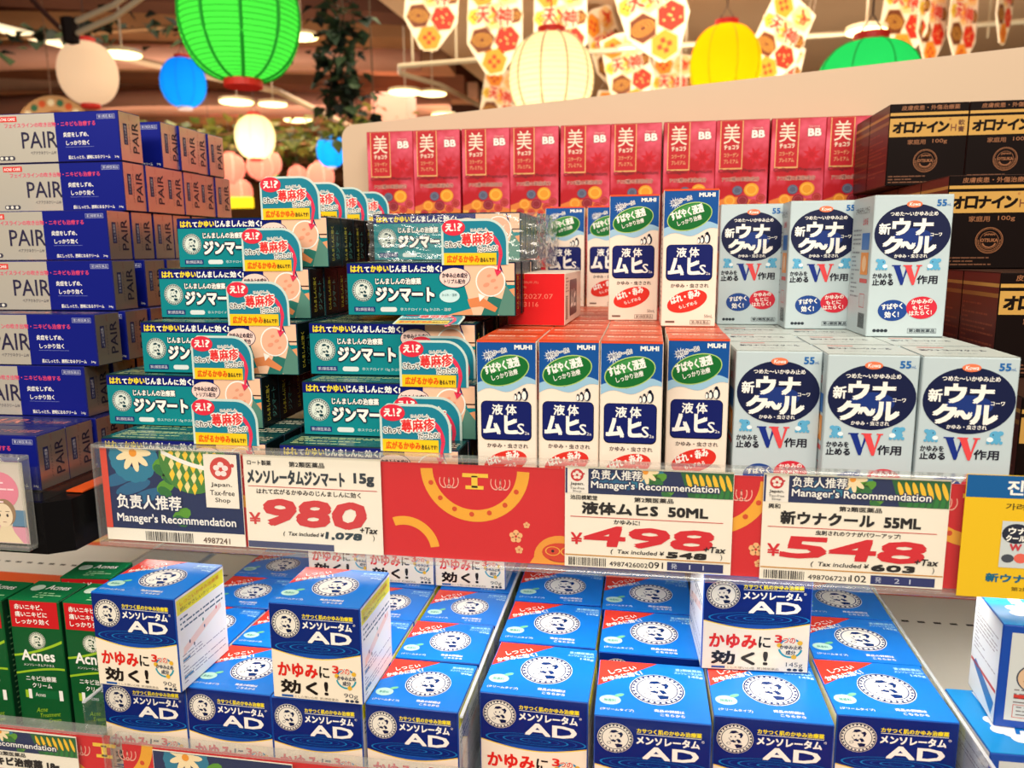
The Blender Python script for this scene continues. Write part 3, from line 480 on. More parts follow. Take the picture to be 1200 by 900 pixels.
def place(proto, flag, x, y, z, w, d, rz, label, cat, group):
    """x, y: front left corner of the box as it stands (metres); z: its base, relative to the camera's height"""
    o = proto if not flag else copy_tree(proto)
    c, s = math.cos(rz), math.sin(rz); hx, hy = w / 2, d / 2
    o.location = (x + hx * c - hy * s, y + hx * s + hy * c, z + Z0); o.rotation_euler = (0, 0, rz)
    tag(o, label, cat, group); flag.append(1); return o
ORD = ['first', 'second', 'third', 'fourth', 'fifth', 'sixth', 'seventh', 'eighth', 'ninth', 'tenth', 'eleventh', 'twelfth']

# ================================================================ large structure
SH = -.166       # top of the upper shelf
LS = -.355       # top of the lower shelf
def struct(mb, name, **k): o = mb.obj(name, **k); o['kind'] = 'structure'; return o
STEEL = mat((222, 218, 208), .45, 0, 0, .05, 20)
b = MB(); b.box(-16, -2, -.02, 10, 16, 0, mat((150, 128, 104), .35, 0, 0, .1, 3)); struct(b, 'floor')
b = MB(); b.box(-14, 14, 0, 10, 14.2, 4, mat((168, 118, 74), .8, 0, 0, .35, 1.2)); struct(b, 'wall_back')
b = MB(); b.box(-14.2, -2, 0, -14, 14.2, 4, mat((150, 104, 70), .8, 0, 0, .3, 1.2)); struct(b, 'wall_left')
b = MB(); b.box(9.8, -2, 0, 10, 14.2, 4, mat((186, 150, 110), .8, 0, 0, .1, 1.2)); struct(b, 'wall_right')
# smooth lowered ceiling on the right, exposed darker slab on the left
CZ = Z0 + 1.5
b = MB(); P = [(-1.72, 3.2), (9.8, 3.2), (9.8, 14), (-1.30, 14), (-1.36, 9.5)]
V = [(x, y, CZ) for x, y in P] + [(x, y, CZ + .12) for x, y in P]; n = len(P)
b.add(V, [tuple(range(n - 1, -1, -1)), tuple(range(n, 2 * n))] + [(i, (i + 1) % n, n + (i + 1) % n, n + i) for i in range(n)], mat((196, 164, 128), .8, 0, 0, .04, 2)); struct(b, 'ceiling')
b = MB(); b.box(-14, -2, CZ + .75, 10, 14, CZ + .87, mat((104, 58, 38), .85, 0, 0, .5, 1.5)); struct(b, 'ceiling')

# gondola: backboard with sloping top, two shelves
gon = empty('display_gondola', (.1, .97, 0)); tag(gon, 'beige steel shop display shelving with sloping white back panel and clear price rails', 'shelving')
def gpart(b, name, p=gon):
    o = b.obj(name, p); 
    if p is gon: o.location = (-.1, -.97, 0)
    return o
def slab(b, P, y0, y1, m):
    n = len(P); V = [(x, y0, z) for x, z in P] + [(x, y1, z) for x, z in P]
    b.add(V, [tuple(range(n)), tuple(range(2 * n - 1, n - 1, -1))] + [(i, n + i, n + (i + 1) % n, (i + 1) % n) for i in range(n)], m)
k = .965 / .93
P = [(-.364 * k, Z0 - .9), (1.1, Z0 - .9), (1.1, Z0 + .263)]
for q in range(7):
    t = math.radians(98 + q * 13.5); P.append((-.364 * k + .016 + .016 * math.cos(t), Z0 + .1425 * k - .008 + .016 * math.sin(t)))
b = MB(); slab(b, P, .965, .990, mat((204, 178, 150), .55, 0, 0, .02, 6)); gpart(b, 'back_panel')
b = MB(); b.box(-.378, .484, Z0 + SH - .03, 1.0, .965, Z0 + SH, STEEL, .002); gpart(b, 'upper_shelf')
b = MB(); b.box(-.36, .505, Z0 + SH - .038, .60, .535, Z0 + SH - .0302, mat((240, 236, 224), .5)); gpart(b, 'light_strip')
b = MB(); b.box(-1.3, .425, Z0 + LS - .035, 1.0, .965, Z0 + LS, STEEL, .002); ls = gpart(b, 'lower_shelf')
b = MB(); DK = mat((24, 18, 14), .6)
for i in range(110): x = -1.2 + i * .0145; b.box(x, .7615, Z0 + LS - .0003, x + .0065, .7645, Z0 + LS + .0002, DK)
o = b.obj('slot', ls); o['kind'] = 'stuff'
for x, y, nm in ((-1.28, .47, 'bracket'), (.98, .47, 'bracket')):
    b = MB(); b.box(x, .45, Z0 - .9, x + .02, .965, Z0 - .1 if x > 0 else Z0 + LS - .036, STEEL, .001); gpart(b, nm)

# black tray under the tube cartons at the left end
tr = empty('black_tray', (-.47, .62, Z0 - .20)); tag(tr, 'black plastic tray under the silver and blue cartons, left of the price rail', 'tray')
b = MB(); BK = mat((14, 13, 14), .25)
P2 = [(-.62, .452), (-.402, .452), (-.388, .462), (-.386, .95), (-.62, .95)]
n = 5; V = [(x, y, Z0 - .2035) for x, y in P2] + [(x, y, Z0 + SH - .0006) for x, y in P2]
b.add(V, [tuple(range(n - 1, -1, -1)), tuple(range(n, 2 * n))] + [(i, (i + 1) % n, n + (i + 1) % n, n + i) for i in range(n)], BK); o = b.obj('tray_body', tr); o.location = (.47, -.62, -(Z0 - .20))
b = MB(); b.box(-.60, .4535, Z0 + SH, -.405, .4550, Z0 - .142, clear()); b.box(-.406, .4535, Z0 + SH, -.4045, .54, Z0 - .142, clear()); o = b.obj('clear_lip', tr); o.location = (.47, -.62, -(Z0 - .20))
b = MB(); b.box(-.402, .475, Z0 + SH + .0002, -.389, .9, Z0 + SH + .0012, mat((222, 84, 26), .35)); o = b.obj('orange_liner', tr); o.location = (.47, -.62, -(Z0 - .20))

# printed shelf liners, orange with gold clouds
def liner(x0, x1, y0, y1, label):
    r = empty('shelf_liner', ((x0 + x1) / 2, (y0 + y1) / 2, Z0 + LS)); tag(r, label, 'liner')
    W, D = (x1 - x0) * 1000, (y1 - y0) * 1000; b = MB(); b.box(-W / 2000, -D / 2000, .0004, W / 2000, D / 2000, .0012, mat((226, 92, 44), .35)); b.obj('sheet', r)
    a = Art((-W / 2000, -D / 2000, .0012), (1, 0, 0), (0, 1, 0), (0, 0, 1)); rr = random.Random(3)
    for i in range(int(W * D / 2600) + 2):
        q = rr.uniform(6, 16); x = rr.uniform(q * 1.6, W - q * 1.6); y = rr.uniform(min(q, D / 2), max(D - q, D / 2)); q = min(q, D / 2 - 1)
        a.ell(x, y, q * 1.5, q * .8, (236, 160, 54), 1 + .1 * (i % 5), 16); a.ell(x + q * .3, y, q * .7, q * .5, (240, 196, 110), 2 + .1 * (i % 5), 12)
    a.obj('gold_print', r)
liner(-.375, .45, .822, .960, 'orange printed paper strip along the back of the lower shelf')
liner(-1.1, -.48, .475, .733, 'orange printed paper sheet on lower shelf behind the green cartons')
liner(-1.1, -.40, .824, .960, 'orange printed paper strip at the far left back of the lower shelf')

# ---------------------------------------------------------------- clear price rails and what they hold
def rail(x0, x1, y, zt, zb, label, deco=True, seed=5, red=True):
    r = empty('price_rail', ((x0 + x1) / 2, y, Z0 + zb)); tag(r, label, 'price rail'); cx = (x0 + x1) / 2; H = zt - zb; X0, X1 = x0 - cx, x1 - cx
    if red:
        b = MB(); b.box(X0 + .004, .0018, .001, X1 - .001, .0028, H - .006, mat((206, 26, 34), .4)); b.obj('printed_strip', r)
        a = Art((X0 + .004, .0018, .001), (1, 0, 0), (0, 0, 1), (0, -1, 0)); W = (x1 - x0) * 1000 - 5; HH = H * 1000 - 7; rr = random.Random(seed)
        for i in range(int(W / 150) + 1):
            x = 55 + i * 150
            if x + 60 > W: break
            ring = lambda cx, cy, q, t, a0, a1: a.ring(cx, cy, q, q, t, (236, 166, 44), 1, 30, a0, a1)
            ring(x + 62, HH - 2, 36 if HH > 45 else 28, 8, 182, 358)
            for q in range(7): tt = math.radians(200 + 22 * q); a.ell(x + 62 + 31 * math.cos(tt), HH - 2 + 31 * math.sin(tt), 1.7, 1.7, (206, 70, 30), 2, 10)
            a.rect(x + 54, HH - 8, 17, 2.6, (240, 196, 60), 2); a.rect(x + 60, HH - 15, 4, 8, (240, 196, 60), 2); a.rect(x + 56, HH - 16, 12, 2.4, (240, 196, 60), 2)
            for sx in (-1, 1):
                for q in range(3): a.ring(x + 62 + sx * (14 + 3 * q), HH - 11, 3.6, 5, .6, (240, 170, 150), 2, 12, 150, 390)
            a.ring(x + 14, 4, 24, 24, 6, (236, 166, 44), 1, 24, 10, 110)
            px = x + 118; q = 15
            a.poly([(px + q * 1.15 * math.cos(t * PI / 14), 5 + q * math.sin(t * PI / 14)) for t in range(15)], (230, 150, 50), 1.5) if HH > 40 else None
            if HH > 40:
                a.poly([(px - 20, .5), (px - 15, 8), (px + 15, 8), (px + 20, .5)], (230, 150, 50), 1.6)
                a.ell(px, 8.5, q * .8, 6.6, (206, 60, 34), 2, 20); a.ring(px - 5, 9.5, 5, 3.2, .8, (236, 166, 60), 3, 14); a.ring(px + 5, 9.5, 5, 3.2, .8, (236, 166, 60), 3, 14); a.ell(px - 5, 9.5, 1, 1, (40, 20, 20), 3, 8); a.ell(px + 5, 9.5, 1, 1, (40, 20, 20), 3, 8); a.ring(px, 5, 8, 3, 1, (150, 30, 20), 3, 14, 200, 340)
            for fx, fy, fs in ((px - 29, 18, 1.), (px - 27, 9, .6), (px - 22, 26, .5)):
                for t in range(5): a.ell(fx + 2.6 * fs * math.cos(t * 1.2566 + .3), fy + 2.6 * fs * math.sin(t * 1.2566 + .3), 1.9 * fs, 1.9 * fs, (238, 180, 120), 2, 10)
        a.obj('gold_print', r)
    b = MB(); b.box(X0, -.0040, 0, X1, -.0032, H, clear(name='rail_plastic', haze=.012, gloss=.7)); b.obj('front_sheet', r)
    b = MB(); b.box(X0, -.0046, H - .0030, X1, .0050, H, clear((.92, .93, .9), 1.6, 0, 'rail_edge', .10), .0008); b.obj('top_lip', r)
    b = MB(); b.box(X0, -.0046, -.0022, X1, .0040, .0006, clear((.92, .93, .9), 1.6, 0, 'rail_edge', .10), .0006); b.obj('bottom_channel', r)
    for x in (X0, X1 - .0012): b = MB(); b.box(x, -.0044, 0, x + .0012, .0040, H, clear((.92, .93, .9), 1.6, 0, 'rail_edge', .10)); b.obj('end_cap', r)
    return r
RY = .4775
rail(-.378, .3415, RY, -.1300, -.2015, 'long clear price rail with red strip along the upper shelf edge')
rail(-.62, -.3435, .420, -.309, -.375, 'clear price rail on lower shelf in front of the green cartons')
rail(-.3395, .36, .420, -.312, -.375, 'clear price rail on lower shelf in front of the blue cartons')
rail(-.62, -.4080, .4475, -.1330, -.1965, 'clear price rail at left edge of the photo holding a drawn face card', red=False)

def flower_art(a, x, y, w, h):
    NV = (18, 38, 84)
    a.rect(x, y, w, h, NV, 1)
    C = lambda X, Y, *r: (X, Y)
    def clip_ell(cx, cy, rx, ry, c, l, n=20, rot=0):
        aa = math.radians(rot); P = []
        for i in range(n):
            t = 2 * PI * i / n; px = cx + rx * math.cos(t) * math.cos(aa) - ry * math.sin(t) * math.sin(aa); py = cy + rx * math.cos(t) * math.sin(aa) + ry * math.sin(t) * math.cos(aa)
            P.append((min(max(px, x + .1), x + w - .1), min(max(py, y + .1), y + h - .1)))
        a.poly(P, c, l)
    band = h < 25; k = h / (19 if band else 40); fx = .40 if band else .24
    if band: a.poly([(x + w * .70, y + .1), (x + w - .1, y + .1), (x + w - .1, y + h - .1), (x + w * .64, y + h - .1)], (28, 96, 48), 1.4)
    for i in range(16): t = i * PI / 8; clip_ell(x + w * fx + 9 * k * math.cos(t), y + h * .9 + 9 * k * math.sin(t), 4 * k, 4 * k, (34, 120, 150), 2 + .02 * i, 12)
    for q in range(3): clip_ell(x + w * (.12 + .1 * q), y + h * (.62 - .1 * q), 10 * k, 3 * k, (30, 96, 136), 1.5 + .1 * q, 14, 20)
    for i in range(9): t = i * PI / 4.5; clip_ell(x + w * fx + 5 * k * math.cos(t), y + h * .95 + 5 * k * math.sin(t), 4.6 * k, 1.7 * k, (244, 222, 176), 3 + .03 * i, 12, math.degrees(t))
    clip_ell(x + w * fx, y + h * .95, 2 * k, 2 * k, (236, 150, 40), 4)
    for px, py in ((.46, .55), (.5, .72), (.56, .2), (.44, .82)): clip_ell(x + w * px, y + h * py, 5.4 * k, 3.2 * k, (86, 150, 40), 2.6, 10, 30); clip_ell(x + w * px - 1, y + h * py - 3 * k, 4 * k, 2.6 * k, (40, 110, 50), 2.7, 10, -30)
    for i in range(7): 
        if band:
            clip_ell(x + w * (.70 + .045 * i), y + h * .62, 6.2 * k, 1.5 * k, (240, 190, 40), 3.3 + .02 * i, 14, 108); clip_ell(x + w * (.76 + .04 * i), y + h * .12, 5 * k, 1.5 * k, (34, 120, 50), 3 + .02 * i, 12, 80); continue
        if h > 40: continue
        cx = x + w * (.64 + .055 * i); cy = y + h * (.66 + .12 * math.sin(i))
        clip_ell(cx, cy - 7 * k, 6.6 * k, 2 * k, (30, 110, 50), 3 + .02 * i, 12, 78); clip_ell(cx + .6, cy, 8 * k, 2.3 * k, (240, 190, 40), 3.3 + .02 * i, 12, 105)
def card(x0, x1, zt, zb, y, name, label, draw, col=(240, 232, 214), cat='price card', group='price cards on the rails'):
    r = empty(name, ((x0 + x1) / 2, y, Z0 + zb)); tag(r, label, cat, group); W, H = (x1 - x0) * 1000, (zt - zb) * 1000
    b = MB(); b.box(-W / 2000, 0, 0, W / 2000, .0004, H / 1000, mat(col, .5)); b.obj('card', r)
    a = Art((-W / 2000, 0, 0), (1, 0, 0), (0, 0, 1), (0, -1, 0), rough=.45); draw(a, W, H, r); return r
RED = (208, 24, 38); INK = (26, 22, 24)
def seal_logo(a, cx, cy, q, r):
    a.ell(cx, cy, q, q, (200, 36, 44), 3, 24)
    for t in range(5): a.ell(cx + q * .45 * math.cos(t * 1.2566 + .3), cy + q * .45 * math.sin(t * 1.2566 + .3), q * .3, q * .26, (240, 226, 214), 4 + .02 * t, 10)
    a.ell(cx, cy, q * .14, q * .14, (200, 36, 44), 5, 8); a.ell(cx + q * 1.05, cy + q * .25, q * .16, q * .16, (200, 36, 44), 3, 8)
def tag_card(maker, prod, slog, price, incl, code, code2, suffix):
    def f(a, W, H, r):
        s = H / 67; top = H - 17.5 * s
        flower_art(a, 14.6, top, W - 14.9, 16.6 * s); a.rect(.3, top, 14.3, 16.6 * s, (238, 232, 220), 2); a.rect(.3, top, 1.2, 16.6 * s, (24, 40, 96), 2.5); a.obj('floral_band', r)
        a.part(); seal_logo(a, 7.6, H - 5.4, 4., r); a.text('Japan.', 3.4, H - 12.2, 8.6, 2.2, INK, 5, .08); a.text('Tax-free', 3.2, H - 14.6, 9, 1.6, INK, 5); a.text('Shop', 5, H - 16.8, 5.4, 1.6, INK, 5)
        a.text('负责人推荐', 16.5, H - 7.6 * s, 31, 6.2 * s, WHITE, 6, .15, (20, 32, 80), .7); a.text("Manager's Recommendation", 16.5, H - 14.8 * s, 78, 6 * s, WHITE, 6, .12, (20, 32, 80), .8); a.obj('recommendation_lettering', r)
        a.part(); a.text(maker, 3.4, top - 4.2 * s, len(maker) * 3.4, 3, INK, 2, .1); a.text('第2類医薬品', W * .42, top - 4.2 * s, 24, 3, INK, 2, .12)
        a.text(prod, 11, top - 13.4 * s, W - 26, 7.8 * s, INK, 2, .55); a.rect(3.5, top - 15.8 * s, W - 9, .5, (200, 60, 50), 2); a.text(slog, W * .3, top - 19.6 * s, len(slog) * 3.2, 2.9, INK, 2, .12); a.obj('product_lettering', r)
        a.part(); a.text('¥', 4, 15.4 * s, 7, 7.6 * s, RED, 2, .3)
        n = len(price); pw = (W - 22) / n
        for i, ch in enumerate(price): a.text(ch, 11.5 + i * pw, 15.2 * s, pw * .92, 12.6 * s, RED, 2.2 + .1 * i, 1.0, shear=.25)
        a.text('+Tax', W - 17, 14.4 * s, 13, 3.8 * s, INK, 5, .18, shear=.2); a.text('(  Tax included ¥', W * .28, 9.6 * s, 33, 3.5 * s, INK, 2, .1, shear=.2); a.text(incl, W * .28 + 35, 9.4 * s, 24, 3.7 * s, INK, 2, .55, shear=.2); a.text(')', W - 6.5, 9.2 * s, 1.2, 4.2 * s, INK, 2); a.obj('price_lettering', r)
        a.part(); a.rect(.4, 7.6 * s, W - .8, .8, (196, 140, 60), 2); rr = random.Random(len(code) + int(code2)); x = 2.5
        while x < 26: q = rr.choice((.3, .5, .8)); a.rect(x, .9, q, 5.4, INK, 2); x += q + rr.choice((.35, .5, .7))
        a.text(code, 28.5, 1.6, 24, 3, INK, 2, .05); a.text(code2, 53, 1.6, 9, 4.2, INK, 2, .08); a.rect(64.5, .9, W - 69, 5.6, (28, 40, 100), 2); a.text(suffix, 67, 2, 3.6, 3.6, (200, 204, 220), 3); a.text('2  1' if code2 == '102' else '1  1', 78, 2.2, 9, 3, (200, 204, 220), 3); a.obj('barcode_strip', r)
    return f
card(-.048, .0552, -.1335, -.1995, RY - .0004, 'price_card', 'white price card for the blue and cream lotion, reading 498', tag_card('池田模範堂', '液体ムヒS  50ML', 'かゆみに!', '498', '548', '4987426002', '091', '発'))
card(.0725, .1775, -.1330, -.2005, RY - .0004, 'price_card', 'white price card under the pale grey cartons, reading 548', tag_card('興和', '新ウナクール  55ML', '虫刺されのウナがパワーアップ!', '548', '603', '4987067231', '102', '発'))
def d980(a, W, H, r):
    a.text('ロート製薬', 3, H - 7, 17, 3.4, INK, 2, .1); a.text('第2類医薬品', 33, H - 7.4, 25, 3.6, INK, 2, .12); a.text('メンソレータムジンマート', 2.6, H - 19.6, 69, 9.6, (40, 50, 60), 2, .5); a.text('15g', W - 18.5, H - 18.6, 13.5, 8.4, (40, 50, 60), 2, .6)
    a.rect(2.6, H - 22, W - 5.4, .5, (200, 60, 60), 2); a.text('はれて広がるかゆみのじんましんに効く', 8.6, H - 27, 74, 3.7, INK, 2, .1); a.obj('product_lettering', r)
    a.part(); a.text('¥', 2.2, 17.4, 8, 8, (206, 60, 60), 2, .3)
    for i, ch in enumerate('980'): a.text(ch, 11 + i * 25, 17.6, 22.6, 17.4, (206, 56, 60), 2.2 + .1 * i, 1.5, shear=.2)
    a.text('+Tax', W - 16, 14.8, 12, 4.2, INK, 5, .18, shear=.2); a.text('(  Tax included ¥', 26, 9.6, 29, 3.5, INK, 2, .1, shear=.2); a.text('1,078', 56.5, 9, 25, 5, (40, 60, 70), 2, .55, shear=.2); a.text(')', W - 7, 9.4, 1.2, 4.2, INK, 2); a.obj('price_lettering', r)
    a.part(); a.rect(.3, .6, 62, 4.6, (70, 76, 110), 2); a.obj('lower_band', r)
card(-.2665, -.1695, -.1340, -.2000, RY - .0004, 'price_card', 'pale price card reading 980 for a 15g cream', d980)
def drec(a, W, H, r):
    flower_art(a, .3, 9, W - .6, H - 9.4); a.rect(.3, 9, 5, H - 9.4, (214, 70, 50), 5)
    bx, by, br = 70, H - 6, 25
    clip = lambda P: [(px, min(py, H - .4)) for px, py in P]
    a.poly(clip([(bx + br * math.cos(t * PI / 16), by + br * math.sin(t * PI / 16)) for t in range(32)]), (66, 128, 52), 4)
    for i in range(9):
        for j in range(4):
            px = bx - 21 + 5.4 * i; py = by - 20 + 7.5 * j + 1.2 * math.sin(i)
            if (px - bx) ** 2 + (py - by) ** 2 > 21.5 ** 2: continue
            a.poly(clip([(px - 2.3, py), (px - .3, py - 5), (px + 2, py), (px + .3, py + 4.4)]), ((242, 198, 50), (236, 222, 150))[(i + j) % 2], 4.3 + .02 * i)
    a.band(bx - 23, bx + 20, lambda t: by + 3 - 22 * t + 10 * t * t, lambda t: by + 6 - 22 * t + 10 * t * t, WHITE, 5)
    a.obj('floral_print', r)
    a.part(); a.rect(78.5, H - 40, 24.5, 38, (240, 232, 216), 6); 
    a.ell(91, H - 12, 8, 8, (204, 66, 60), 7, 26)
    for t in range(5): a.ell(91 + 3.4 * math.cos(t * 1.2566 + .3), H - 12.6 + 3.4 * math.sin(t * 1.2566 + .3), 2.3, 2, (244, 226, 220), 8 + .02 * t, 10)
    a.ell(99.6, H - 9.6, 1.4, 1.4, (204, 66, 60), 7, 8); a.text('Japan.', 83, H - 25.4, 15.5, 3.4, INK, 7, .08); a.text('Tax-free', 82, H - 31, 18, 3.6, INK, 7, .05); a.text('Shop', 85.5, H - 36.8, 11, 4, INK, 7, .05); a.obj('tax_free_panel', r)
    a.part(); a.text('负责人推荐', 10.5, 24, 49, 10, WHITE, 8, .3, (20, 40, 90), .7); a.text("Manager's Recommendation", 9.6, 12.6, 90, 7.8, WHITE, 8, .2, (20, 40, 90), .7); a.obj('recommendation_lettering', r)
    a.part(); x = 30; rr = random.Random(4)
    while x < 66: q = rr.choice((.3, .5, .9)); a.rect(x, .8, q, 6.8, INK, 2); x += q + rr.choice((.35, .5, .8))
    a.text('4987241', 74, 1.4, 20, 4, (90, 60, 40), 2, .08); a.obj('barcode_strip', r)
card(-.3740, -.2685, -.1325, -.2000, RY - .0004, 'recommendation_card', "dark blue floral card reading Manager's Recommendation beside a tax free logo", drec)
def dkor(a, W, H, r):
    a.rect(.3, H - 13.5, W - .6, 13.2, (20, 90, 150), 1); a.text('진', 22, H - 11.2, 8, 8.2, WHITE, 2, .35); a.text('양', 34, H - 11.2, 8, 8.2, WHITE, 2, .35); a.text('산', 46, H - 11.2, 8, 8.2, WHITE, 2, .35); a.text('가려움, 벌레물림', 22, H - 20.4, 40, 4, (70, 60, 30), 2, .08); a.obj('heading_lettering', r)
    a.part(); a.rect(21, 19, 15.6, 28, (196, 204, 204), 2); a.ell(28.8, 39.6, 7.6, 6, (40, 44, 60), 3, 20); a.text('ウナ', 24.6, 39.6, 9, 3.6, WHITE, 4, .25); a.text('クール', 23.6, 35.2, 10, 3.4, WHITE, 4, .25); a.text('W', 26, 29.6, 6, 3.8, (190, 60, 70), 4, .3); a.ell(25.4, 24.6, 3.4, 2.6, (70, 74, 84), 3, 12); a.ell(32.2, 25, 3.6, 3, (220, 100, 84), 3, 12)
    a.rrect(37, 18, 10, 19, 2, (120, 170, 170), 2); a.rect(39, 37, 6, 6, (30, 100, 150), 2); a.obj('carton_picture', r)
    a.part(); a.text('新ウナ.クール', 15, 10, 44, 5, (20, 100, 130), 2, .35); a.text('第2類医薬品', 29, 5, 22, 2.4, (110, 90, 30), 2, .05); a.obj('product_lettering', r)
card(.1835, .250, -.1275, -.2015, RY - .0054, 'korean_card', 'yellow and blue card with Korean heading at the right end of the rail', dkor, (226, 184, 30), 'sign', None)
def dface(a, W, H, r):
    a.rect(.3, .3, W - .6, H - .6, (206, 196, 184), 1); a.ell(W - 18, H - 20, 13.5, 13, (222, 130, 150), 2, 24); a.lines(W - 28, H - 30, 20, 18, 4, (250, 214, 220), 3, .25)
    a.rect(.3, .4, W - .6, 12, (216, 150, 168), 1.4); a.rect(W - 12, 12, 11, 12, (90, 130, 160), 1.4); a.obj('background_print', r)
    a.part(); cx = W - 17; cy = 22
    a.poly([(cx - 11, .6), (cx - 6, 8), (cx - 4, 13), (cx + 4, 13), (cx + 6, 8), (cx + 12, .6)], (226, 208, 172), 2); a.ell(cx, cy, 8.6, 9.6, (150, 120, 90), 2.5, 22); a.ell(cx - 1, cy - 2, 7, 8.4, (232, 212, 180), 3, 22)
    a.ell(cx - 4, cy - 2, .9, 1.2, (60, 50, 50), 4, 8); a.ell(cx + 2, cy - 2, .9, 1.2, (60, 50, 50), 4, 8); a.rect(cx - 5.4, cy + .6, 3, .4, (90, 70, 60), 4); a.rect(cx + .8, cy + .6, 3, .4, (90, 70, 60), 4); a.rect(cx - 2, cy - 7, 3, .4, (150, 90, 80), 4); a.obj('drawn_face', r)
card(-.520, -.4105, -.1375, -.1950, .4475, 'drawn_card', 'card with a drawn worried face at the left edge of the photo', dface, (220, 214, 200), 'sign', None)
card(-.3965 - .08, -.3665, -.3155, -.375, .4185, 'price_card', 'white price card below the green cartons at bottom left', tag_card('ロート製薬', 'アクネスニキビ治療薬 18g', 'ニキビに', '980', '1,078', '4987241', '123', '発'))
card(-.311, -.214, -.3185, -.375, .4185, 'recommendation_card', 'floral card below the leftmost blue cartons at the bottom edge', lambda a, W, H, r: (flower_art(a, .3, 6, W - .6, H - 6.5), a.obj('floral_print', r)))

# ================================================================ upper shelf goods
# --- tall silver and blue cream cartons, left
pr = make_pair(); fl = []
pos = {0: (-.4215, .4735), 1: (-.4273, .535), 2: (-.4150, .536), 3: (-.4203, .569), 4: (-.4305, .582), 5: (-.4286, .6045), 6: (-.428, .6037)}
LV = ['bottom', 'second from bottom', 'third from bottom', 'fourth from bottom', 'fifth from bottom', 'second from top', 'top']
gaps = {6: [0, .058, .084, .105, .134], 5: [0, .029, .058, .087, .114, .143], 4: [0, .030, .061, .092, .122, .152], 3: [0, .043, .073, .104, .134], 2: [0, .036, .068, .1, .13], 1: [0, .033, .064, .096], 0: [0, .0295, .060, .09]}
for lv, (xr, y) in pos.items():
    for i, g in enumerate(gaps[lv]):
        if lv == 6 and i == 1: g = .0585
        rz = math.radians(.6)
        dx = random.Random(lv * 9 + i).uniform(-.0012, .0012) if i else 0
        place(pr, fl, xr - .125 + dx, y + g, SH + .0403 * lv + (.0 if lv else 0), .125, .029, rz,
              'silver and blue carton, %s level of left stack, %s from front' % (LV[lv], ORD[i]), 'carton', 'silver and blue cream cartons')
# the loose one leaning behind
o = place(pr, fl, -.395, .845, SH + .15, .125, .029, math.radians(-38), 'silver and blue carton standing askew behind the left stack, near lanterns', 'carton', 'silver and blue cream cartons')
b = MB(); b.box(-.44, .80, Z0 + SH, -.30, .93, Z0 + SH + .1495, mat((236, 206, 30), .5)); o = b.obj('yellow_display_box', None); tag(o, 'plain yellow box behind the teal cartons, between them and the lanterns', 'box')

# --- teal hives cream cartons: two staircase stacks, each carton with a standing tag
jn = make_jin(); jt = jin_tag(jn); jn2 = None; fl = []; fl2 = []
plain = empty('cream_carton')
for ch in jn.children:
    if not ch.name.startswith('promotional_tag'): copy_tree(ch, plain)
JH = .0385
L = [(-.3775, .4835), (-.3992, .5230), (-.3740, .5330), (-.3763, .5640), (-.3650, .5760)]
Rr = [(-.2430, .4835), (-.2372, .5110), (-.2430, .5400), (-.2160, .5500), (-.2270, .6420)]
SL = ['bottom', 'second from bottom', 'middle', 'second from top', 'top']
for nm, P, cnt in (('left', L, (3, 4, 4, 4, 7)), ('right', Rr, (3, 5, 5, 5, 6))):
    for lv, (x, y) in enumerate(P):
        for i in range(cnt[lv]):
            tagd = (i == 0 and (nm, lv) not in (('left', 99),)) or (nm == 'left' and lv == 4 and i in (2, 4, 6)) or (nm == 'right' and lv in (0, 1) and i == 1)
            if nm == 'right' and lv in (4,): tagd = False
            if nm == 'right' and lv == 2 and i == 0: tagd = False
            p, f = (jn, fl) if tagd else (plain, fl2)
            dx = random.Random(lv * 7 + i + len(nm)).uniform(-.0015, .0015) if i else 0
            o = place(p, f, x + dx, y + .0272 * i, SH + JH * lv + .0002 * lv + (.0042 if nm == 'right' and lv > 2 else 0), .125, .0265, math.radians(.3 if i == 0 else 0),
                      'teal carton%s, %s level of %s teal stack, %s from front' % (' with tag' if tagd else '', SL[lv], nm, ORD[i]), 'carton', 'teal hives cream cartons')
# folded-down tag on the middle right carton
e = copy_tree(jt); e.parent = None; t_ = math.radians(-80); e.rotation_euler = (t_, 0, 0); y_, z_ = -.01385, .0363
e.location = (-.243 + .0625 - .004, .5285 - (y_ * math.cos(t_) - z_ * math.sin(t_)), Z0 + SH + JH * 3 + .0010 - (y_ * math.sin(t_) + z_ * math.cos(t_)))
tag(e, 'tag folded flat on top of the middle carton of the right teal stack', 'tag')
# crumpled clear wrap round the right top bundle
bm = bmesh.new(); bmesh.ops.create_cube(bm, size=1); bmesh.ops.subdivide_edges(bm, edges=bm.edges[:], cuts=14, use_grid_fill=True); rr = random.Random(2)
for v in bm.verts:
    n = v.co.copy(); v.co = Vector((n.x * .140 - .1590, n.y * .170 + .7245, n.z * .0425 + SH + JH * 4 + .0205 + Z0)); v.co += Vector((n.x, n.y, n.z)).normalized() * rr.uniform(0, .0032)
me = bpy.data.meshes.new('plastic_wrap'); bm.to_mesh(me); bm.free(); me.materials.append(clear((1, 1, 1), 1.9, .5, 'shrink_wrap', .06)); o = bpy.data.objects.new('plastic_wrap', me); COL.objects.link(o)
tag(o, 'crumpled clear shrink wrap around the top teal cartons of the right stack', 'wrap')

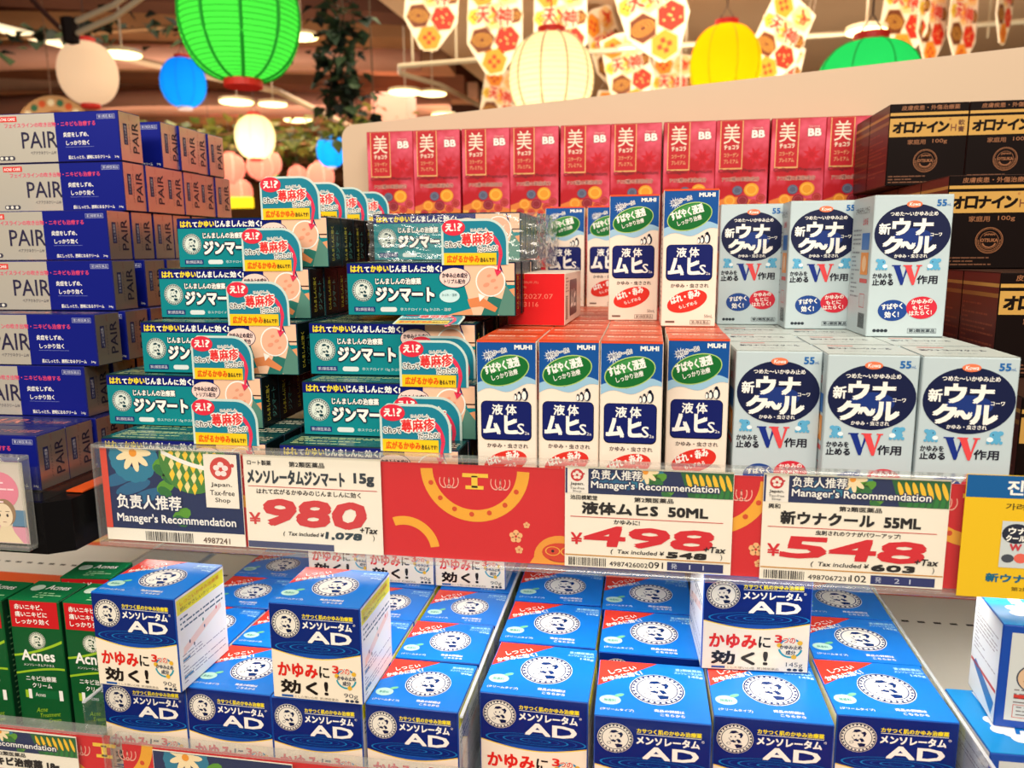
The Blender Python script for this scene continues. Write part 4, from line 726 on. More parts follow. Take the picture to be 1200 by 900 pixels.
# --- anti-itch lotion, tall blue and cream with orange tops
def riser(x0, x1, y0, y1, z1, label):
    b = MB(); b.box(x0, y0, Z0 + SH, x1, y1, Z0 + z1, clear((.9, .92, .9), 1, 0, 'acrylic', .1)); o = b.obj('acrylic_riser', None); tag(o, label, 'riser')
riser(-.1085, .056, .488, .86, -.1555, 'clear acrylic riser under the blue and cream lotion cartons')
riser(.0570, .2170, .500, .86, -.1635, 'clear acrylic riser under the pale grey lotion cartons')
mu = make_muhi(); fl = []; MZ = -.155; MX = [(-.1070, .4905), (-.0672, .4940), (-.0276, .4925), (.0145, .512)]
CN = ['first', 'second', 'third', 'fourth']
for c, (x, y) in enumerate(MX):
    for i in range((9, 9, 8, 6)[c]):
        place(mu, fl, x + (random.Random(c * 9 + i).uniform(-.0005, .0005) if i else 0), y + .0393 * i, MZ, .039, .0386, 0, 'blue and cream orange-topped carton, %s column from left, %s row from front' % (CN[c], ORD[i]), 'carton', 'blue and cream lotion cartons, lower tier')
TZ = MZ + .0993
for x, y, l in ((-.1010, .797, 'upper tier, leftmost at the back half hidden by wrap'), (-.0590, .795, 'upper tier, second from left at the back'), (-.0205, .617, 'upper tier, second from right'), (.0112, .592, 'upper tier, rightmost and nearest')):
    place(mu, fl, x if x != -.0205 else -.0300, y if x != -.0205 else .640, TZ, .039, .0386, math.radians(1.0), 'blue and cream lotion carton, ' + l, 'carton', 'blue and cream lotion cartons, upper tier')
# one carton lying on its side, red base to the front
r = empty('fallen_carton'); k = faces(44, 99, 39, rough=.3); carton(r, 44, 99, 39, (236, 222, 204), (238, 226, 208), .3, flap=False)
a = k['front']; a.rect(.4, .4, 43.2, 38.2, (214, 30, 34), 1); a.text('期限(年.月)', 10, 31, 14, 2.2, (240, 130, 110), 2); a.text('番号', 10, 27.5, 5, 1.8, (240, 130, 110), 2); a.text('2027.07', 13, 20, 22, 3.6, (240, 130, 110), 2); a.text('3116', 13, 14, 11, 3.6, (240, 130, 110), 2); a.obj('red_base_print', r)
a = k['right']; a.rrect(26, 5, 44, 28, 3, (40, 22, 50), 1); a.text('ムヒ', 32, 11, 30, 14, WHITE, 2, .8); a.lines(4, 24, 18, 12, 5, (150, 120, 110), 1, .4)
for i in range(13): a.rect(4, 4 + i * 1.4, 12, .8, (40, 36, 36), 1)
a.obj('side_print', r)
place(r, [], -.1035, .5865, TZ + .0004, .044, .099, math.radians(-2), 'lotion carton lying on its side with red base facing front, marked 2027.07', 'carton', None)

# --- pale grey lotion cartons with navy ovals
un = make_una(); fl = []; UZ = -.1632; UX = [(.0575, .5125), (.1105, .5015), (.1640, .4985)]
for c, (x, y) in enumerate(UX):
    for i in range(6):
        place(un, fl, x + (random.Random(c * 5 + i).uniform(-.0008, .0008) if i else 0) - (.001 * i), y + .0528 * i, UZ, .0525, .052, math.radians((1.2, -.4, -1.5)[c] if i == 0 else 0), 'pale grey carton, lower tier, %s column from left, %s row from front' % (CN[c], ORD[i]), 'carton', 'pale grey lotion cartons, lower tier')
for x, y, l, rz in ((.0600, .690, 'leftmost', .5), (.1100, .656, 'middle', .6), (.1575, .602, 'rightmost', 1.4)):
    place(un, fl, x, y, UZ + .1004, .0525, .052, math.radians(rz), 'pale grey lotion carton with navy oval, upper tier, %s of three' % l, 'carton', 'pale grey lotion cartons, upper tier')

# --- red supplement cartons along the back panel
bb = make_bb(); fl = []; x = -.3330
for i in range(10):
    for lv in ((2, 1) if 2 <= i <= 7 else (2, 1)):
        place(bb, fl, x, .930, SH + .1033 * lv - .0025 - (.0 if lv == 2 else 0) - .0005 * 0, .057, .030, math.radians(random.Random(i).uniform(-.3, .3)), 'red supplement carton, %s tier by back panel, %s from left' % ('top' if lv == 2 else 'middle', ORD[i]), 'carton', 'red supplement cartons at the back')
    x += .0572 if i % 2 == 0 else .0590
b = MB(); b.box(-.333, .926, Z0 + SH, .25, .962, Z0 + SH + .1003, mat((170, 24, 36), .5)); o = b.obj('riser_block', None); tag(o, 'dark red riser block under the red supplement cartons', 'riser')

# --- dark brown ointment cartons, right
orr = make_oronine(); fl = []; OH = .0745
OP = [(3, .2200, .8100, 'top'), (2, .2385, .7000, 'second from top'), (1, .2450, .6050, 'second from bottom'), (0, .2320, .5260, 'bottom')]
for lv, x, y, nm in OP:
    for c in range(4):
        for i in range({3: 2, 2: 3, 1: 4, 0: 4}[lv]):
            if y + .0665 * i > .9: continue
            if lv < 2 and c == 0 and i > 1 and False: continue
            place(orr, fl, x + .0685 * c, y + .0668 * i, SH + .0005 + OH * lv, .068, .066, 0, 'dark brown carton, %s tier, %s column from left, %s from front' % (nm, CN[c], ORD[i]), 'carton', 'dark brown and gold ointment cartons')

# ================================================================ lower shelf goods
ad9 = make_ad(62, 58, 66.5, '90g'); fl = []; AZ = LS + .0005
XC = [-.3640, -.3009, -.2381, -.1740]; YC = [.4440, .4440, .4420, .4440]
for c in range(4):
    for i in range(6):
        if i == 5 and c > 1: continue
        place(ad9, fl, XC[c] + .0002 * i + (random.Random(c * 5 + i).uniform(-.0008, .0008) if i else 0) + (.001 * i if c == 3 else 0), YC[c] + .0592 * i, AZ, .062, .058, math.radians(random.Random(c + i * 3).uniform(-1, 1)), 'small blue 90g carton, bottom tier, %s column from left, %s from front' % (CN[c], ORD[i]), 'carton', 'small blue ointment cartons, bottom tier')
A2 = AZ + .0669
place(ad9, fl, -.3600, .4370, A2, .062, .058, math.radians(-1.5), 'small blue 90g ointment carton stacked on the front left corner, beside green cartons', 'carton', 'small blue ointment cartons on top of others')
place(ad9, fl, -.2356, .4410, A2, .062, .058, math.radians(-.2), 'small blue 90g ointment carton stacked above the third column, under the 980 card', 'carton', 'small blue ointment cartons on top of others')
for i, x in enumerate((-.3060, -.2390, -.1760)): place(ad9, fl, x + (.012 if i == 0 else .0), (.628, .626, .626)[i], A2, .062, .058, math.radians(.5), 'small blue 90g ointment carton stacked at the back under the upper shelf, %s from left' % ORD[i], 'carton', 'small blue ointment cartons on top of others')
ad14 = make_ad(71.5, 68, 69.5, '145g'); fl = []
XD = [-.1025, -.0265, .0470, .1225]; YD = [.4645, .4500, .4610, .4740]; ZD = [0, 0, 0, 0]
for c in range(4):
    for i in range(5):
        x = XD[c] + (0, -.0018, -.0004, .0)[c] * i; y = YD[c] + .0692 * i + (.010 if c == 1 and i else 0)
        place(ad14, fl, x, y, AZ, .0715, .068, math.radians((-1.5, .5, .5, 1.5)[c] if i == 0 else random.Random(c * 3 + i).uniform(-.8, .8)), 'large blue 145g carton, %s column from clear divider, %s from front' % (CN[c], ORD[i]), 'carton', 'large blue ointment cartons, bottom tier')
place(ad14, fl, .0425, .5150, AZ + .0700, .0715, .068, math.radians(3.6), 'large blue 145g ointment carton stacked on top of the others, below the 548 card', 'carton', None)
ac = make_acnes(); fl = []
for i, (x, y, rz) in enumerate(((-.4860, .4560, 0), (-.4440, .4600, 1.5), (-.4020, .4620, 0), (-.4340, .4990, 6))):
    place(ac, fl, x - .002, y, LS + .0005 + (0 if i < 3 else .0), .040, .032, math.radians(rz), ('green acne cream carton cut off by the left photo edge', 'green acne cream carton with red panel, second from left', 'green acne cream carton partly hidden by the stacked blue one', 'green acne cream carton standing behind the front row')[i], 'carton', 'green acne cream cartons')
hl = make_hand(76, 68, 69); place(hl, [], .2005, .4490, AZ, .076, .068, math.radians(1), 'blue dry skin cream carton lying under another at the lower right corner', 'carton', 'dry skin cream cartons')
hu = make_hand(70, 48, 66); place(hu, [], .2125, .4760, AZ + .0695, .070, .048, math.radians(-4), 'blue and silver dry skin cream carton stacked on top at right edge', 'carton', 'dry skin cream cartons')

# clear dividers standing on the lower shelf
def divider(x, y0, y1, h, label, sk=0.):
    b = MB(); b.box(x, y0, Z0 + LS, x + .0012, y1, Z0 + LS + h, clear((.9, .93, .97), 1.5, 0, 'divider_plastic', .035)); b.box(x - .0004, y0, Z0 + LS + h - .0012, x + .0016, y1, Z0 + LS + h, clear((.85, .9, .97), 2, 0, 'divider_edge', .6))
    b.box(x - .004, y0, Z0 + LS + .0001, x + .005, y1, Z0 + LS + .0004, clear((.9, .93, .97), 1.5, 0, 'divider_plastic', .035)); o = b.obj('shelf_divider', None); tag(o, label, 'divider', 'clear shelf dividers')
divider(-.1077, .432, .82, .072, 'clear upright divider between small and large blue cartons')
divider(.1960, .430, .82, .0695, 'clear upright divider at right of the large blue cartons')
divider(-.3685, .430, .79, .058, 'clear upright divider behind the stacked carton beside the green cartons')
divider(-.5050, .430, .82, .050, 'clear upright divider at the far left of the lower shelf')

# ================================================================ the shop behind: lanterns, rails, pennants, leaves
def paper(col, emit):
    k = ('paper', col, emit)
    if k in MC: return MC[k]
    m = bpy.data.materials.new('lantern_paper'); m.use_nodes = True; nt = m.node_tree; nt.nodes.clear(); L = lin(col) + (1,)
    out = nt.nodes.new('ShaderNodeOutputMaterial'); d = nt.nodes.new('ShaderNodeBsdfDiffuse'); t = nt.nodes.new('ShaderNodeBsdfTranslucent'); em = nt.nodes.new('ShaderNodeEmission')
    for q in (d, t, em): q.inputs[0].default_value = L
    em.inputs[1].default_value = emit * .32; mx = nt.nodes.new('ShaderNodeMixShader'); mx.inputs[0].default_value = .5; ad = nt.nodes.new('ShaderNodeAddShader')
    nt.links.new(d.outputs[0], mx.inputs[1]); nt.links.new(t.outputs[0], mx.inputs[2]); nt.links.new(mx.outputs[0], ad.inputs[0]); nt.links.new(em.outputs[0], ad.inputs[1]); nt.links.new(ad.outputs[0], out.inputs[0])
    MC[k] = m; return m
def lantern(px, pz, y, r, hh, col, emit, label, bottom=(200, 40, 30), cord=.5, ribs=22, line=None, seams=8, cap=(196, 36, 26), group='paper lanterns under the ceiling', wires=False, bulb=True):
    cord = (1.5 if px > -1.0 else 2.1) - pz - hh
    e = empty('paper_lantern', (px, y, Z0 + pz)); tag(e, label, 'lantern', group)
    N = 2 * ribs; prof = []
    for i in range(N + 1):
        t = -PI / 2 * .86 + PI * .86 * i / N; q = math.cos(t); q = q ** .8
        prof.append((r * q * (1 - (.012 if i % 2 else 0)), hh * math.sin(t) / math.sin(PI / 2 * .86)))
    b = MB(); b.lathe(prof, paper(col, emit), 32); b.obj('shade', e, smooth=True)
    if emit > .4 and bulb:
        l = bpy.data.lights.new('lantern_bulb', 'POINT'); l.energy = 78 * r * r * emit; l.color = (1, .93, .8); l.shadow_soft_size = r * .25; lo = bpy.data.objects.new('lantern_bulb', l); COL.objects.link(lo); lo.parent = e; lo.location = (0, 0, -hh * .25)
    if wires:
        b = MB()
        for q, z in prof[1:-1:2]: b.tube([((q + .0008) * math.cos(t * PI / 16), (q + .0008) * math.sin(t * PI / 16), z) for t in range(33)], r * .006, mat(line or (200, 170, 120), .8), 3)
        o = b.obj('rib_wires', e); o['kind'] = 'stuff'
    if seams:
        b = MB(); lc = line or tuple(int(v * .72) for v in col)
        for s in range(seams):
            a = 2 * PI * (s + .3) / seams; b.tube([(q * 1.004 * math.cos(a), q * 1.004 * math.sin(a), z) for q, z in prof[::2]], r * (.03 if wires else .014), mat(lc, .8, 0, emit * .6), 4)
        b.obj('seam', e)
    cr = prof[-1][0]
    b = MB(); b.lathe([(cr * .9, hh), (cr * 1.12, hh), (cr * 1.12, hh + r * .14), (cr * .9, hh + r * .14), (cr * .9, hh)], mat(cap, .5, 0, .15), 24); b.obj('top_ring', e)
    b = MB(); b.lathe([(0.001, -hh - r * .03), (cr * .9, -hh - r * .03), (cr * 1.1, -hh - r * .12), (cr * 1.1, -hh), (cr * .9, -hh)], mat(bottom, .5, 0, .25), 24); b.obj('bottom_ring', e)
    b = MB(); b.tube([(-cr * .8, 0, hh + r * .12), (0, 0, hh + r * .5), (cr * .8, 0, hh + r * .12)], r * .02, mat((90, 70, 60), .5), 5); b.tube([(0, 0, hh + r * .5), (0, 0, hh + cord)], r * .02, mat((70, 50, 44), .6), 5); b.obj('hanging_wire', e)
    return e
lantern(-1.046, .592, 2.0, .152, .148, (66, 196, 62), .95, 'big bright green ribbed paper lantern at the top left', cord=.7, line=(20, 130, 30), seams=10, ribs=30, wires=True)
lantern(-2.538, .815, 3.4, .128, .135, (236, 212, 180), 1.3, 'large unlit white paper lantern above the silver and blue cartons', seams=0, bulb=False)  # lantern is off; its paper emission stands in for room light on it
lantern(-2.614, .955, 4.3, .125, .132, (16, 140, 226), .85, 'bright blue paper lantern left of the big green one', bottom=(240, 220, 210), seams=8, line=(10, 90, 170))
lantern(-.3470, .600, 2.9, .148, .150, (250, 226, 176), .95, 'large glowing cream paper lantern above the red cartons', seams=10, wires=True)
lantern(.2833, .705, 3.3, .136, .145, (250, 186, 10), .8, 'glowing yellow paper lantern above the red cartons', seams=8, line=(214, 140, 10))
lantern(.6394, .480, 2.6, .150, .125, (40, 190, 96), .8, 'glowing green paper lantern half hidden by the white panel', seams=8, line=(20, 130, 50))
lantern(-2.811, .826, 5.5, .142, .150, (252, 234, 180), 1.0, 'small glowing cream lantern left of centre in the distance', seams=8)
lantern(-3.050, .972, 7.5, .138, .150, (20, 150, 230), .9, 'small distant bright blue lantern above the teal cartons', bottom=(240, 220, 210), seams=6, line=(10, 90, 170))
PK = (246, 150, 132)
for i, (x, y, z, q, c) in enumerate(((-4.392, 8.0, .893, .150, PK), (-4.06, 8.0, .903, .135, PK), (-4.27, 8.6, 1.00, .155, PK), (-4.185, 9.2, .92, .115, PK), (-3.473, 8.2, .802, .147, PK), (-4.635, 8.6, .69, .15, PK), (-4.038, 7.0, .817, .115, (20, 190, 60)), (-4.426, 9.0, .845, .085, (60, 200, 90)))):
    lantern(x, z, y, q, q * (.95 if c == PK else 1.3), c, .55, ('distant pink striped lantern, leftmost of the row', 'distant pink striped lantern below the cream one', 'distant pink striped lantern, highest and right behind the cream one', 'small distant pink lantern between two larger ones', 'distant pink striped lantern, rightmost of the row', 'distant pink lantern, lowest, above a yellow box', 'distant green lantern beside the silver cartons', 'tiny distant green lantern below the pink row')[i],
            ribs=10, seams=5, line=(255, 236, 220) if c == PK else None, cap=c, bottom=c, group='distant small lanterns')

def hexa(a, cx, cy, q, kind, l):
    P = lambda s: [(cx + s * math.cos(t * PI / 3 + .2), cy + s * math.sin(t * PI / 3 + .2)) for t in range(6)]
    a.poly(P(q), (236, 212, 170), l)
    c = {'red': (206, 44, 24), 'brown': (104, 52, 24), 'orange': (226, 140, 40), 'pale': (238, 196, 130), 'yellow': (220, 190, 60)}[kind]
    a.poly(P(q * .88), c, l + 1)
    if kind == 'red':
        for i in range(7): t = i * 2.4; a.ell(cx + q * .12 * i ** .8 * math.cos(t) * 1.3, cy + q * .12 * i ** .8 * math.sin(t) * 1.3, q * .07, q * .07, (240, 190, 110), l + 2, 8)
    elif kind == 'brown':
        for i in range(3): a.ring(cx, cy, q * (.68 - .2 * i), q * (.44 - .13 * i), q * .06, (220, 160, 60), l + 2, 18)
    elif kind in ('orange', 'yellow'):
        for i in range(3):
            for j in range(3):
                if (i + j) % 2: a.rect(cx - q * .45 + i * q * .3, cy - q * .45 + j * q * .3, q * .28, q * .28, (196, 60, 24) if kind == 'orange' else (190, 90, 30), l + 2)
    else:
        for i in range(9): t = i * 2.4; a.ell(cx + q * (.1 + .055 * i) * math.cos(t), cy + q * (.1 + .055 * i) * math.sin(t), q * .26, q * .13, ((214, 60, 36), (236, 160, 60), (226, 100, 60))[i % 3], l + 2 + .02 * i, 8, 50 * i)
def pennant(x, y, z, sz, rz, ry, label):
    e = empty('hexagon_pennant', (x, y, Z0 + z), 0); tag(e, label, 'pennant', 'hexagon pennants under the ceiling')
    e.rotation_euler = (0, ry, rz); q = sz * .30; w3 = q * 1.74
    C = [(0, 0, 'pale'), (-w3 * .5, q * 1.5, 'orange'), (w3 * .5, q * 1.5, 'pale'), (-w3, 0, 'yellow') if False else (-w3 * .5, -q * 1.5, 'brown'), (w3 * .5, -q * 1.5, 'red'), (0, -q * 2.9, 'orange')]
    b = MB(); P = [(-w3 * 1.05, q * 2.3), (-w3 * .2, q * 2.55), (w3 * 1.05, q * 2.3), (w3 * 1.1, -q * 1.7), (q * .6, -q * 3.7), (-q * .6, -q * 3.7), (-w3 * 1.1, -q * 1.7)]
    n = len(P); b.add([(px, -.002, pz) for px, pz in P] + [(px, .002, pz) for px, pz in P], [tuple(range(n - 1, -1, -1)), tuple(range(n, 2 * n))] + [(i, (i + 1) % n, n + (i + 1) % n, n + i) for i in range(n)], mat((244, 226, 196), .7)); b.obj('board', e)
    for s in (-1, 1):
        a = Art((0, s * .0025, 0), (1 if s < 0 else -1, 0, 0), (0, 0, 1), (0, s, 0), rough=.6)
        a.n = a.n * 6
        for cx, cy, kd in C: hexa(a, cx * 1000, cy * 1000, q * 990, kd, 1)
        for cx, cy, kd in ((-w3, q * .0, 'yellow'), (w3, 0, 'brown')): hexa(a, cx * 780, cy * 1000, q * 600, kd, 2)
        a.obj('hexagon_print', e); a.part(); a.text('天', -w3 * 700, -q * 400, q * 850, q * 1000, (206, 50, 30), 5, 4, (244, 226, 196), 3); a.text('神', w3 * 120, -q * 600, q * 950, q * 1150, (206, 50, 30), 5, 4, (244, 226, 196), 3); a.obj('red_characters', e)
    b = MB()
    for s in (-1, 1): b.tube([(s * w3 * .9, 0, q * 2.3), (s * w3 * .5, 0, max(q * 2.6, 1.5 - z))], .0012, mat((190, 170, 150), .5), 4)
    b.obj('string', e); return e
pd = [(-1.20, 4.5, 1.40, .26, .2, .1, 'pennant cut by the top edge, leftmost of the hexagon pennants'), (-.850, 4.5, 1.27, .27, 0, .02, 'pennant with brown swirl left of the cream lantern'), (-.50, 4.6, 1.27, .26, .1, 0, 'pennant right above the cream lantern'), (-.285, 5.2, 1.28, .27, .9, -.5, 'pale tilted pennant right of the cream lantern'),
      (-.02, 4.5, 1.32, .30, -.1, -.35, 'large pennant cut by the top edge, left of the yellow lantern'), (-.14, 5.0, 1.10, .24, .1, -.25, 'lower pennant between cream and yellow lanterns'), (-1.02, 5.6, 1.06, .24, .5, .15, 'pennant low behind the panel, left of the cream lantern'), (.14, 5.4, 1.06, .24, .2, 0, 'pennant partly hidden by the yellow lantern'),
      (.69, 4.6, 1.14, .25, .5, .45, 'pennant between yellow and green lanterns'), (.72, 4.8, .99, .18, 0, .2, 'small pennant just above the panel between yellow and green lanterns'), (1.27, 4.5, 1.23, .25, .45, .1, 'pennant right of the green lantern, first of the row'), (1.42, 4.6, 1.20, .23, .75, 0, 'pennant right of the green lantern, second of the row'), (1.57, 4.6, 1.18, .23, .75, 0, 'pennant right of the green lantern, third of the row'),
      (-.27, 5.6, .91, .20, .3, .2, 'pennant low beside the right edge of the cream lantern'), (1.76, 4.6, 1.25, .2, .9, 0, 'darkest pennant, last of the row at right')]
for a in pd: pennant(*a)

# round lamps hanging on rods
def disc(x, y, z, q, label, rod=True):
    e = empty('round_pendant_lamp', (x, y, Z0 + z)); tag(e, label, 'lamp', 'round ceiling lamps')
    b = MB(); b.lathe([(.001, 0), (q, 0), (q, .02)], mat((255, 240, 170), .6, 0, 4.0), 20); b.obj('diffuser', e)
    b = MB(); b.lathe([(q, .0205), (q * 1.04, .004), (q * 1.04, .026), (q * .3, .034), (.01, .04)], mat((220, 200, 160), .5), 20); b.obj('housing', e)
    if rod: b = MB(); b.tube([(0, 0, .038), (0, 0, (1.5 if x > -1.2 else 2.24) - z)], .006, mat((214, 196, 170), .4), 6); b.obj('rod', e)
for i, (x, y, z, q) in enumerate(((-2.914, 4.2, 1.093, .10), (-2.2, 5.0, 1.35, .10), (-1.83, 6.0, 1.185, .12), (-1.70, 6.3, 1.225, .11), (-2.044, 8.0, 1.344, .12), (-2.99, 5.6, 1.087, .12), (1.008, 4.2, 1.017, .09), (-.143, 5.0, 1.173, .07), (.174, 5.0, .908, .09), (-3.0, 6.2, 1.175, .11), (-3.6, 8, 1.35, .14))):
    disc(x, y, z, q, 'round glowing lamp, ' + ('behind the white lantern on a thin rod', 'right of the big green lantern', 'left of two above the panel corner', 'right of two above the panel corner', 'just above the panel top near its left end', 'below the big green lantern', 'above the green lantern at right', 'between the tilted pennants', 'just above the panel left of the yellow lantern', 'under the big green lantern at right', 'small and far beyond the blue lantern')[i], rod=True)

# curved curtain rail and its hangers
e = empty('curtain_rail', (0, 5, Z0 + 1.15)); tag(e, 'pale curved metal rail hanging below the ceiling above the white panel', 'rail')
RM = mat((190, 176, 146), .35, .4)
pts = [(-1.20, 7.6, 0.0), (-1.45, 5.6, 0.0), (-1.60, 5.15, -.01), (-1.56, 5.0, 0)] + [(-1.5 + i * .4, 5 - .01 * i, .005 + .006 * i) for i in range(1, 10)] + [(2.9, 4.9, .07)]
b = MB(); b.tube([(x, y - 5, z) for x, y, z in pts], .016, RM, 8); b.obj('rail_tube', e)
for x in (-1.47, -1.19, .2, 1.84): b = MB(); b.tube([(x, 0, .35), (x, 0, 0)], .007, RM, 6); b.obj('hanger', e)
# light track crossing the upper left
e = empty('fluorescent_batten', (-4.0, 5, Z0 + 1.4)); tag(e, 'long thin fluorescent batten crossing the dark ceiling at upper left', 'lamp')
b = MB(); b.tube([(-.75, -.6, .18), (.15, .05, -.015)], .028, mat((255, 240, 196), .5, 0, 1.0), 8); b.obj('lit_tube', e)
b = MB(); b.tube([(.15, .05, -.015), (1.0, 1.3, -.10), (1.3, 3.4, -.30)], .026, mat((196, 170, 140), .5), 8); b.obj('grey_conduit', e)
e = empty('bent_conduit', (-2.0, 3, Z0 + .95)); tag(e, 'pair of bent steel conduits at the top left above the white lantern', 'conduit')
for k in range(2):
    b = MB(); P = [(.60, 0, .42), (.25, 0, .12)] + [(.02 - .06 * i, 0, .0 - .018 * i) for i in range(5)]; b.tube([(x - .12, y, z - k * .045 + .02) for x, y, z in P], .011, mat((220, 206, 180), .3, .5), 6); b.obj('conduit', e)
b = MB(); b.tube([(-.34, 0, -.06), (-.5, 0, .10), (-.75, 0, .5)], .010, mat((60, 30, 24), .6), 6); b.lathe([(.001, -.06), (.03, -.05), (.035, .04), (.001, .05)], mat((26, 16, 14), .6), 8, (-.30, 0, -.06)); b.obj('black_clamp', e)
e = empty('ceiling_bracket', (-1.30, 2.6, Z0 + .80)); tag(e, 'dark brown bent bracket holding the blue and green lanterns', 'bracket')
b = MB(); b.tube([(-.32, 0, .5), (-.27, 0, .12), (-.18, 0, -.06), (-.02, .3, -.1)], .012, mat((70, 34, 26), .6), 6); b.obj('arm', e)

# exposed ceiling: slanting planks and round ducts, each its own piece
ec = empty('exposed_ceiling_frame', (-3, 6, Z0 + 1.6)); ec['kind'] = 'structure'
rr = random.Random(11)
for i in range(17):
    y = 3.2 + i * .62; m = mat(((170, 122, 88), (120, 72, 46), (206, 158, 128), (84, 48, 32), (150, 104, 66))[i % 5], .75, 0, 0, .35, 3)
    b = MB(); t = rr.uniform(-.06, .10); z = 2.05 - .055 * i - rr.uniform(0, .1); wv = rr.uniform(.12, .3)
    x1 = -1.75 if y > 3.4 else -1.7
    V = []; 
    for (x, dz) in ((-9, .25 + t), (x1, -.12 - t)):
        for (dy, dh) in ((0, 0), (wv, -.04), (wv, .12), (0, .16)): V.append((x + 3, y + dy - 6 + (x + 9) * .10, z + dz - 1.6 + dh))
    b.add(V, [(0, 1, 2, 3), (7, 6, 5, 4), (0, 4, 5, 1), (1, 5, 6, 2), (2, 6, 7, 3), (3, 7, 4, 0)], m); b.obj('plank', ec)
for i, (y, z, q, c) in enumerate(((6.2, 1.25, .10, (216, 160, 136)), (7.6, 1.12, .13, (196, 140, 118)), (9.2, 1.30, .16, (214, 156, 130)), (5.0, 1.60, .09, (150, 92, 70)))):
    b = MB(); b.tube([(-8 + 3, y - 6, z - 1.2), (-5 + 3, y - 6.05, z - 1.22), (-1.9 + 3 - .1 * i, y - 6 + .5, z - 1.26)], q, mat(c, .5, .2, 0, .1, 3), 14); b.obj('duct', ec, smooth=True)
# bulkhead boxes far back
for i, (x, y, z, sx, sz, c) in enumerate(((-2.35, 7.2, 1.02, .34, .42, (214, 150, 134)), (-2.9, 8.2, .80, .6, .10, (190, 120, 84)), (-1.95, 7.0, .82, .3, .22, (70, 40, 28)), (-2.6, 7.4, .76, .12, .30, (22, 14, 14)), (-1.55, 7.8, .95, .25, .12, (150, 150, 120)))):
    b = MB(); b.box(x - sx / 2, y, Z0 + z, x + sx / 2, y + .3, Z0 + z + sz, mat(c, .6), .01); o = b.obj('ceiling_box', None); tag(o, ('pinkish ceiling duct box behind the hanging vine', 'long brown ceiling beam box above the pink lanterns', 'dark brown ceiling box left of the panel corner', 'black loudspeaker box below the hanging vine', 'pale green ceiling box above the panel corner')[i], 'box', None)

# leaves
def leaf_mesh(nm, c, n, spread, ls, seed, hang=0.):
    rr = random.Random(seed); b = MB(); mats = [mat(q, .6) for q in c]
    for i in range(n):
        x, y, z = spread(rr); a = rr.uniform(0, 2 * PI); tl = rr.uniform(-.9, .9); L = ls * rr.uniform(.6, 1.3); W = L * .42
        d = Vector((math.cos(a) * math.cos(tl), math.sin(a) * math.cos(tl), math.sin(tl) - hang)).normalized(); s = d.cross(Vector((rr.uniform(-.4, .4), rr.uniform(-.4, .4), 1))).normalized(); up = d.cross(s) * L * .12; p = Vector((x, y, z))
        b.add([p, p + d * L * .35 + s * W - up, p + d * L, p + d * L * .35 - s * W - up, p + d * L * .5], [(0, 1, 4), (1, 2, 4), (2, 3, 4), (3, 0, 4)], mats[i % len(mats)])
    return b
def vine(x, y, z, hgt, q, label, c, n, seed, stem=True):
    e = empty('hanging_vine', (x, y, Z0 + z)); tag(e, label, 'plant', 'artificial vines in the ceiling')
    o = leaf_mesh('leaf', c, n, lambda r: (r.gauss(0, q), r.gauss(0, q * .6), r.uniform(-hgt, 0)), .075, seed, .5).obj('leaves', e); o['kind'] = 'stuff'
    b = MB(); r_ = random.Random(seed)
    for k in range(3): b.tube([(r_.gauss(0, q * .4), 0, max(.25, (1.5 if x > -1.7 else 2.1) - z) if k == 0 else 0)] + [(r_.gauss(0, q * .5), r_.gauss(0, q * .3), -hgt * t / 5) for t in range(1, 6)], .004, mat((60, 44, 24), .8), 4)
    b.obj('stem', e)
DG = [(24, 40, 26), (34, 54, 34), (16, 24, 20), (50, 70, 40)]; LG = [(96, 112, 40), (130, 136, 56), (70, 84, 36), (150, 140, 60)]
vine(-1.52, 3.9, 1.20, .52, .06, 'dark hanging vine left of the panel corner', DG, 260, 3)
vine(-1.50, 4.3, .72, .30, .05, 'sparse lower vine tip left of the panel corner', DG, 60, 4)
vine(-1.95, 5.4, 1.0, .25, .10, 'light green leaves on the rail above the panel corner', LG, 60, 5)
def garland(x0, x1, y, z, label, n, seed, c):
    e = empty('leaf_garland', ((x0 + x1) / 2, y, Z0 + z)); tag(e, label, 'plant', 'leaf garlands across the shop'); hw = (x1 - x0) / 2
    o = leaf_mesh('leaf', c, n, lambda r: (r.uniform(-hw, hw), r.gauss(0, .08), r.gauss(0, .055)), .11, seed, .3).obj('leaves', e); o['kind'] = 'stuff'
    b = MB(); b.tube([(-hw, 0, .02), (0, 0, 0), (hw, 0, .02)], .012, mat((150, 110, 70), .7), 6); b.obj('beam_wire', e)
garland(-5.2, -2.5, 6.6, 1.02, 'nearer leaf garland behind the blue lantern', 330, 6, LG)
garland(-6.8, -3.2, 8.95, 1.24, 'middle leaf garland behind the cream lantern', 420, 7, LG)
garland(-8.6, -3.9, 10.6, 1.32, 'farthest leaf garland above the pink lanterns', 420, 8, LG)
garland(-4.6, -2.7, 4.6, 1.33, 'leaf garland around wires above the white lantern', 90, 9, DG)
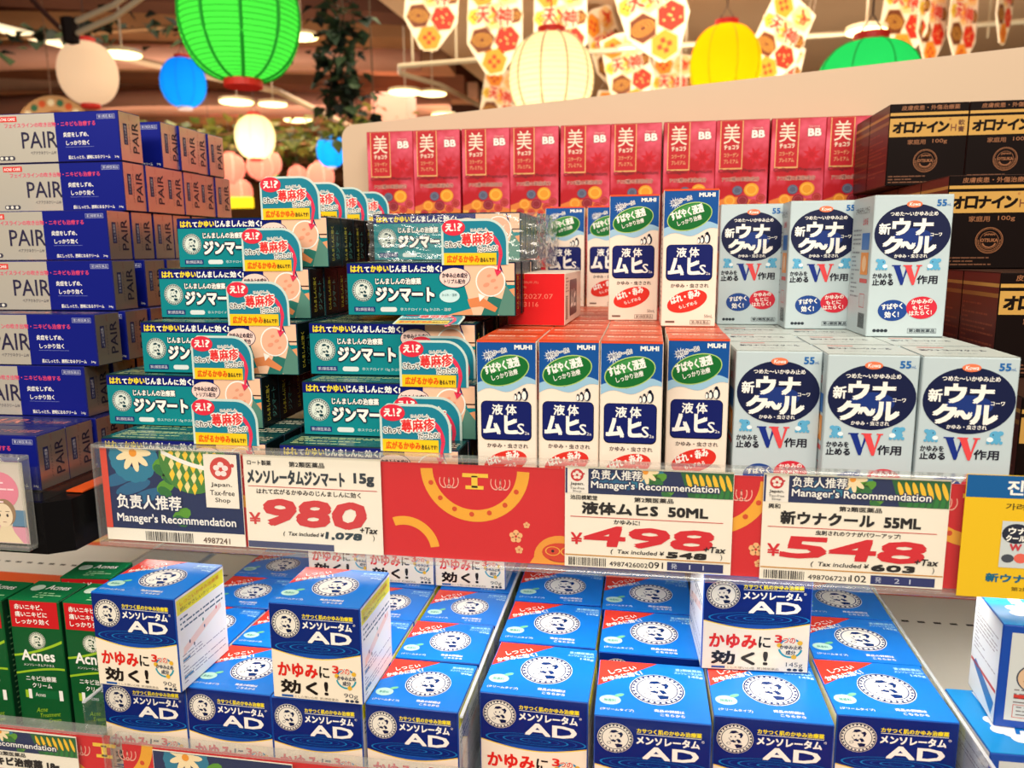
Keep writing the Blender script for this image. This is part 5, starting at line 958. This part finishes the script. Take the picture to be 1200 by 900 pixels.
# decorated round fan at the left and simple far shelving
e = empty('decorated_fan', (-3.55, 4.4, Z0 + .72)); tag(e, 'large round patterned paper fan half hidden behind the silver and blue cartons', 'fan')
b = MB(); n = 24; V = [(.26 * math.cos(PI * i / n), 0, .22 * math.sin(PI * i / n)) for i in range(n + 1)]; V += [(x, .01, z) for x, _, z in V]; N = n + 1
b.add(V, [tuple(range(N - 1, -1, -1)), tuple(range(N, 2 * N))] + [(i, i + 1, N + i + 1, N + i) for i in range(n)], mat((196, 150, 100), .6)); b.obj('fan_face', e)
a = Art((0, -.001, 0), (1, 0, 0), (0, 0, 1), (0, -1, 0))
for i in range(11):
    t = PI * (i + .5) / 11; a.ell(215 * math.cos(t), 180 * math.sin(t), 26, 22, ((206, 90, 50), (60, 110, 80), (236, 220, 180))[i % 3], 4, 6)
a.ell(20, 70, 90, 60, (140, 84, 50), 4, 18); a.ell(-90, 90, 34, 30, (50, 110, 90), 5, 10); a.obj('pattern', e)
b = MB(); b.tube([(0, .005, .21), (0, .005, 1.3)], .003, mat((120, 90, 70), .6), 5); b.obj('string', e)
for i, (x, y, c, l) in enumerate(((-5.6, 9.5, (214, 150, 110), 'distant pinkish shop counter block, left'), (-3.4, 10.5, (226, 180, 120), 'distant cream shop counter block, middle'), (-1.2, 9.8, (190, 130, 90), 'distant brown shop counter block, right'))):
    e = empty('shop_counter', (x, y, 0)); tag(e, l, 'counter', 'distant shop counters')
    b = MB(); b.box(-.95, 0, 0, .95, .4, 1.5, mat(c, .7), .01); b.obj('body', e)
    for k in range(4): b = MB(); b.box(-.93, -.05, .5 + k * .3, .93, 0, .52 + k * .3, mat((236, 214, 180), .6)); b.obj('shelf_board', e)
e = empty('yellow_sign', (-4.60, 8.4, Z0 + .50)); tag(e, 'glowing yellow sign low behind the pink lanterns', 'sign')
b = MB(); b.box(-.22, 0, 0, .22, .05, .12, mat((236, 214, 30), .6, 0, .9), .005); b.obj('sign_box', e)
for m in list(bpy.data.meshes):
    if m.users == 0: bpy.data.meshes.remove(m)
for o in [plain]:
    for ch in list(o.children): bpy.data.objects.remove(ch) if False else None
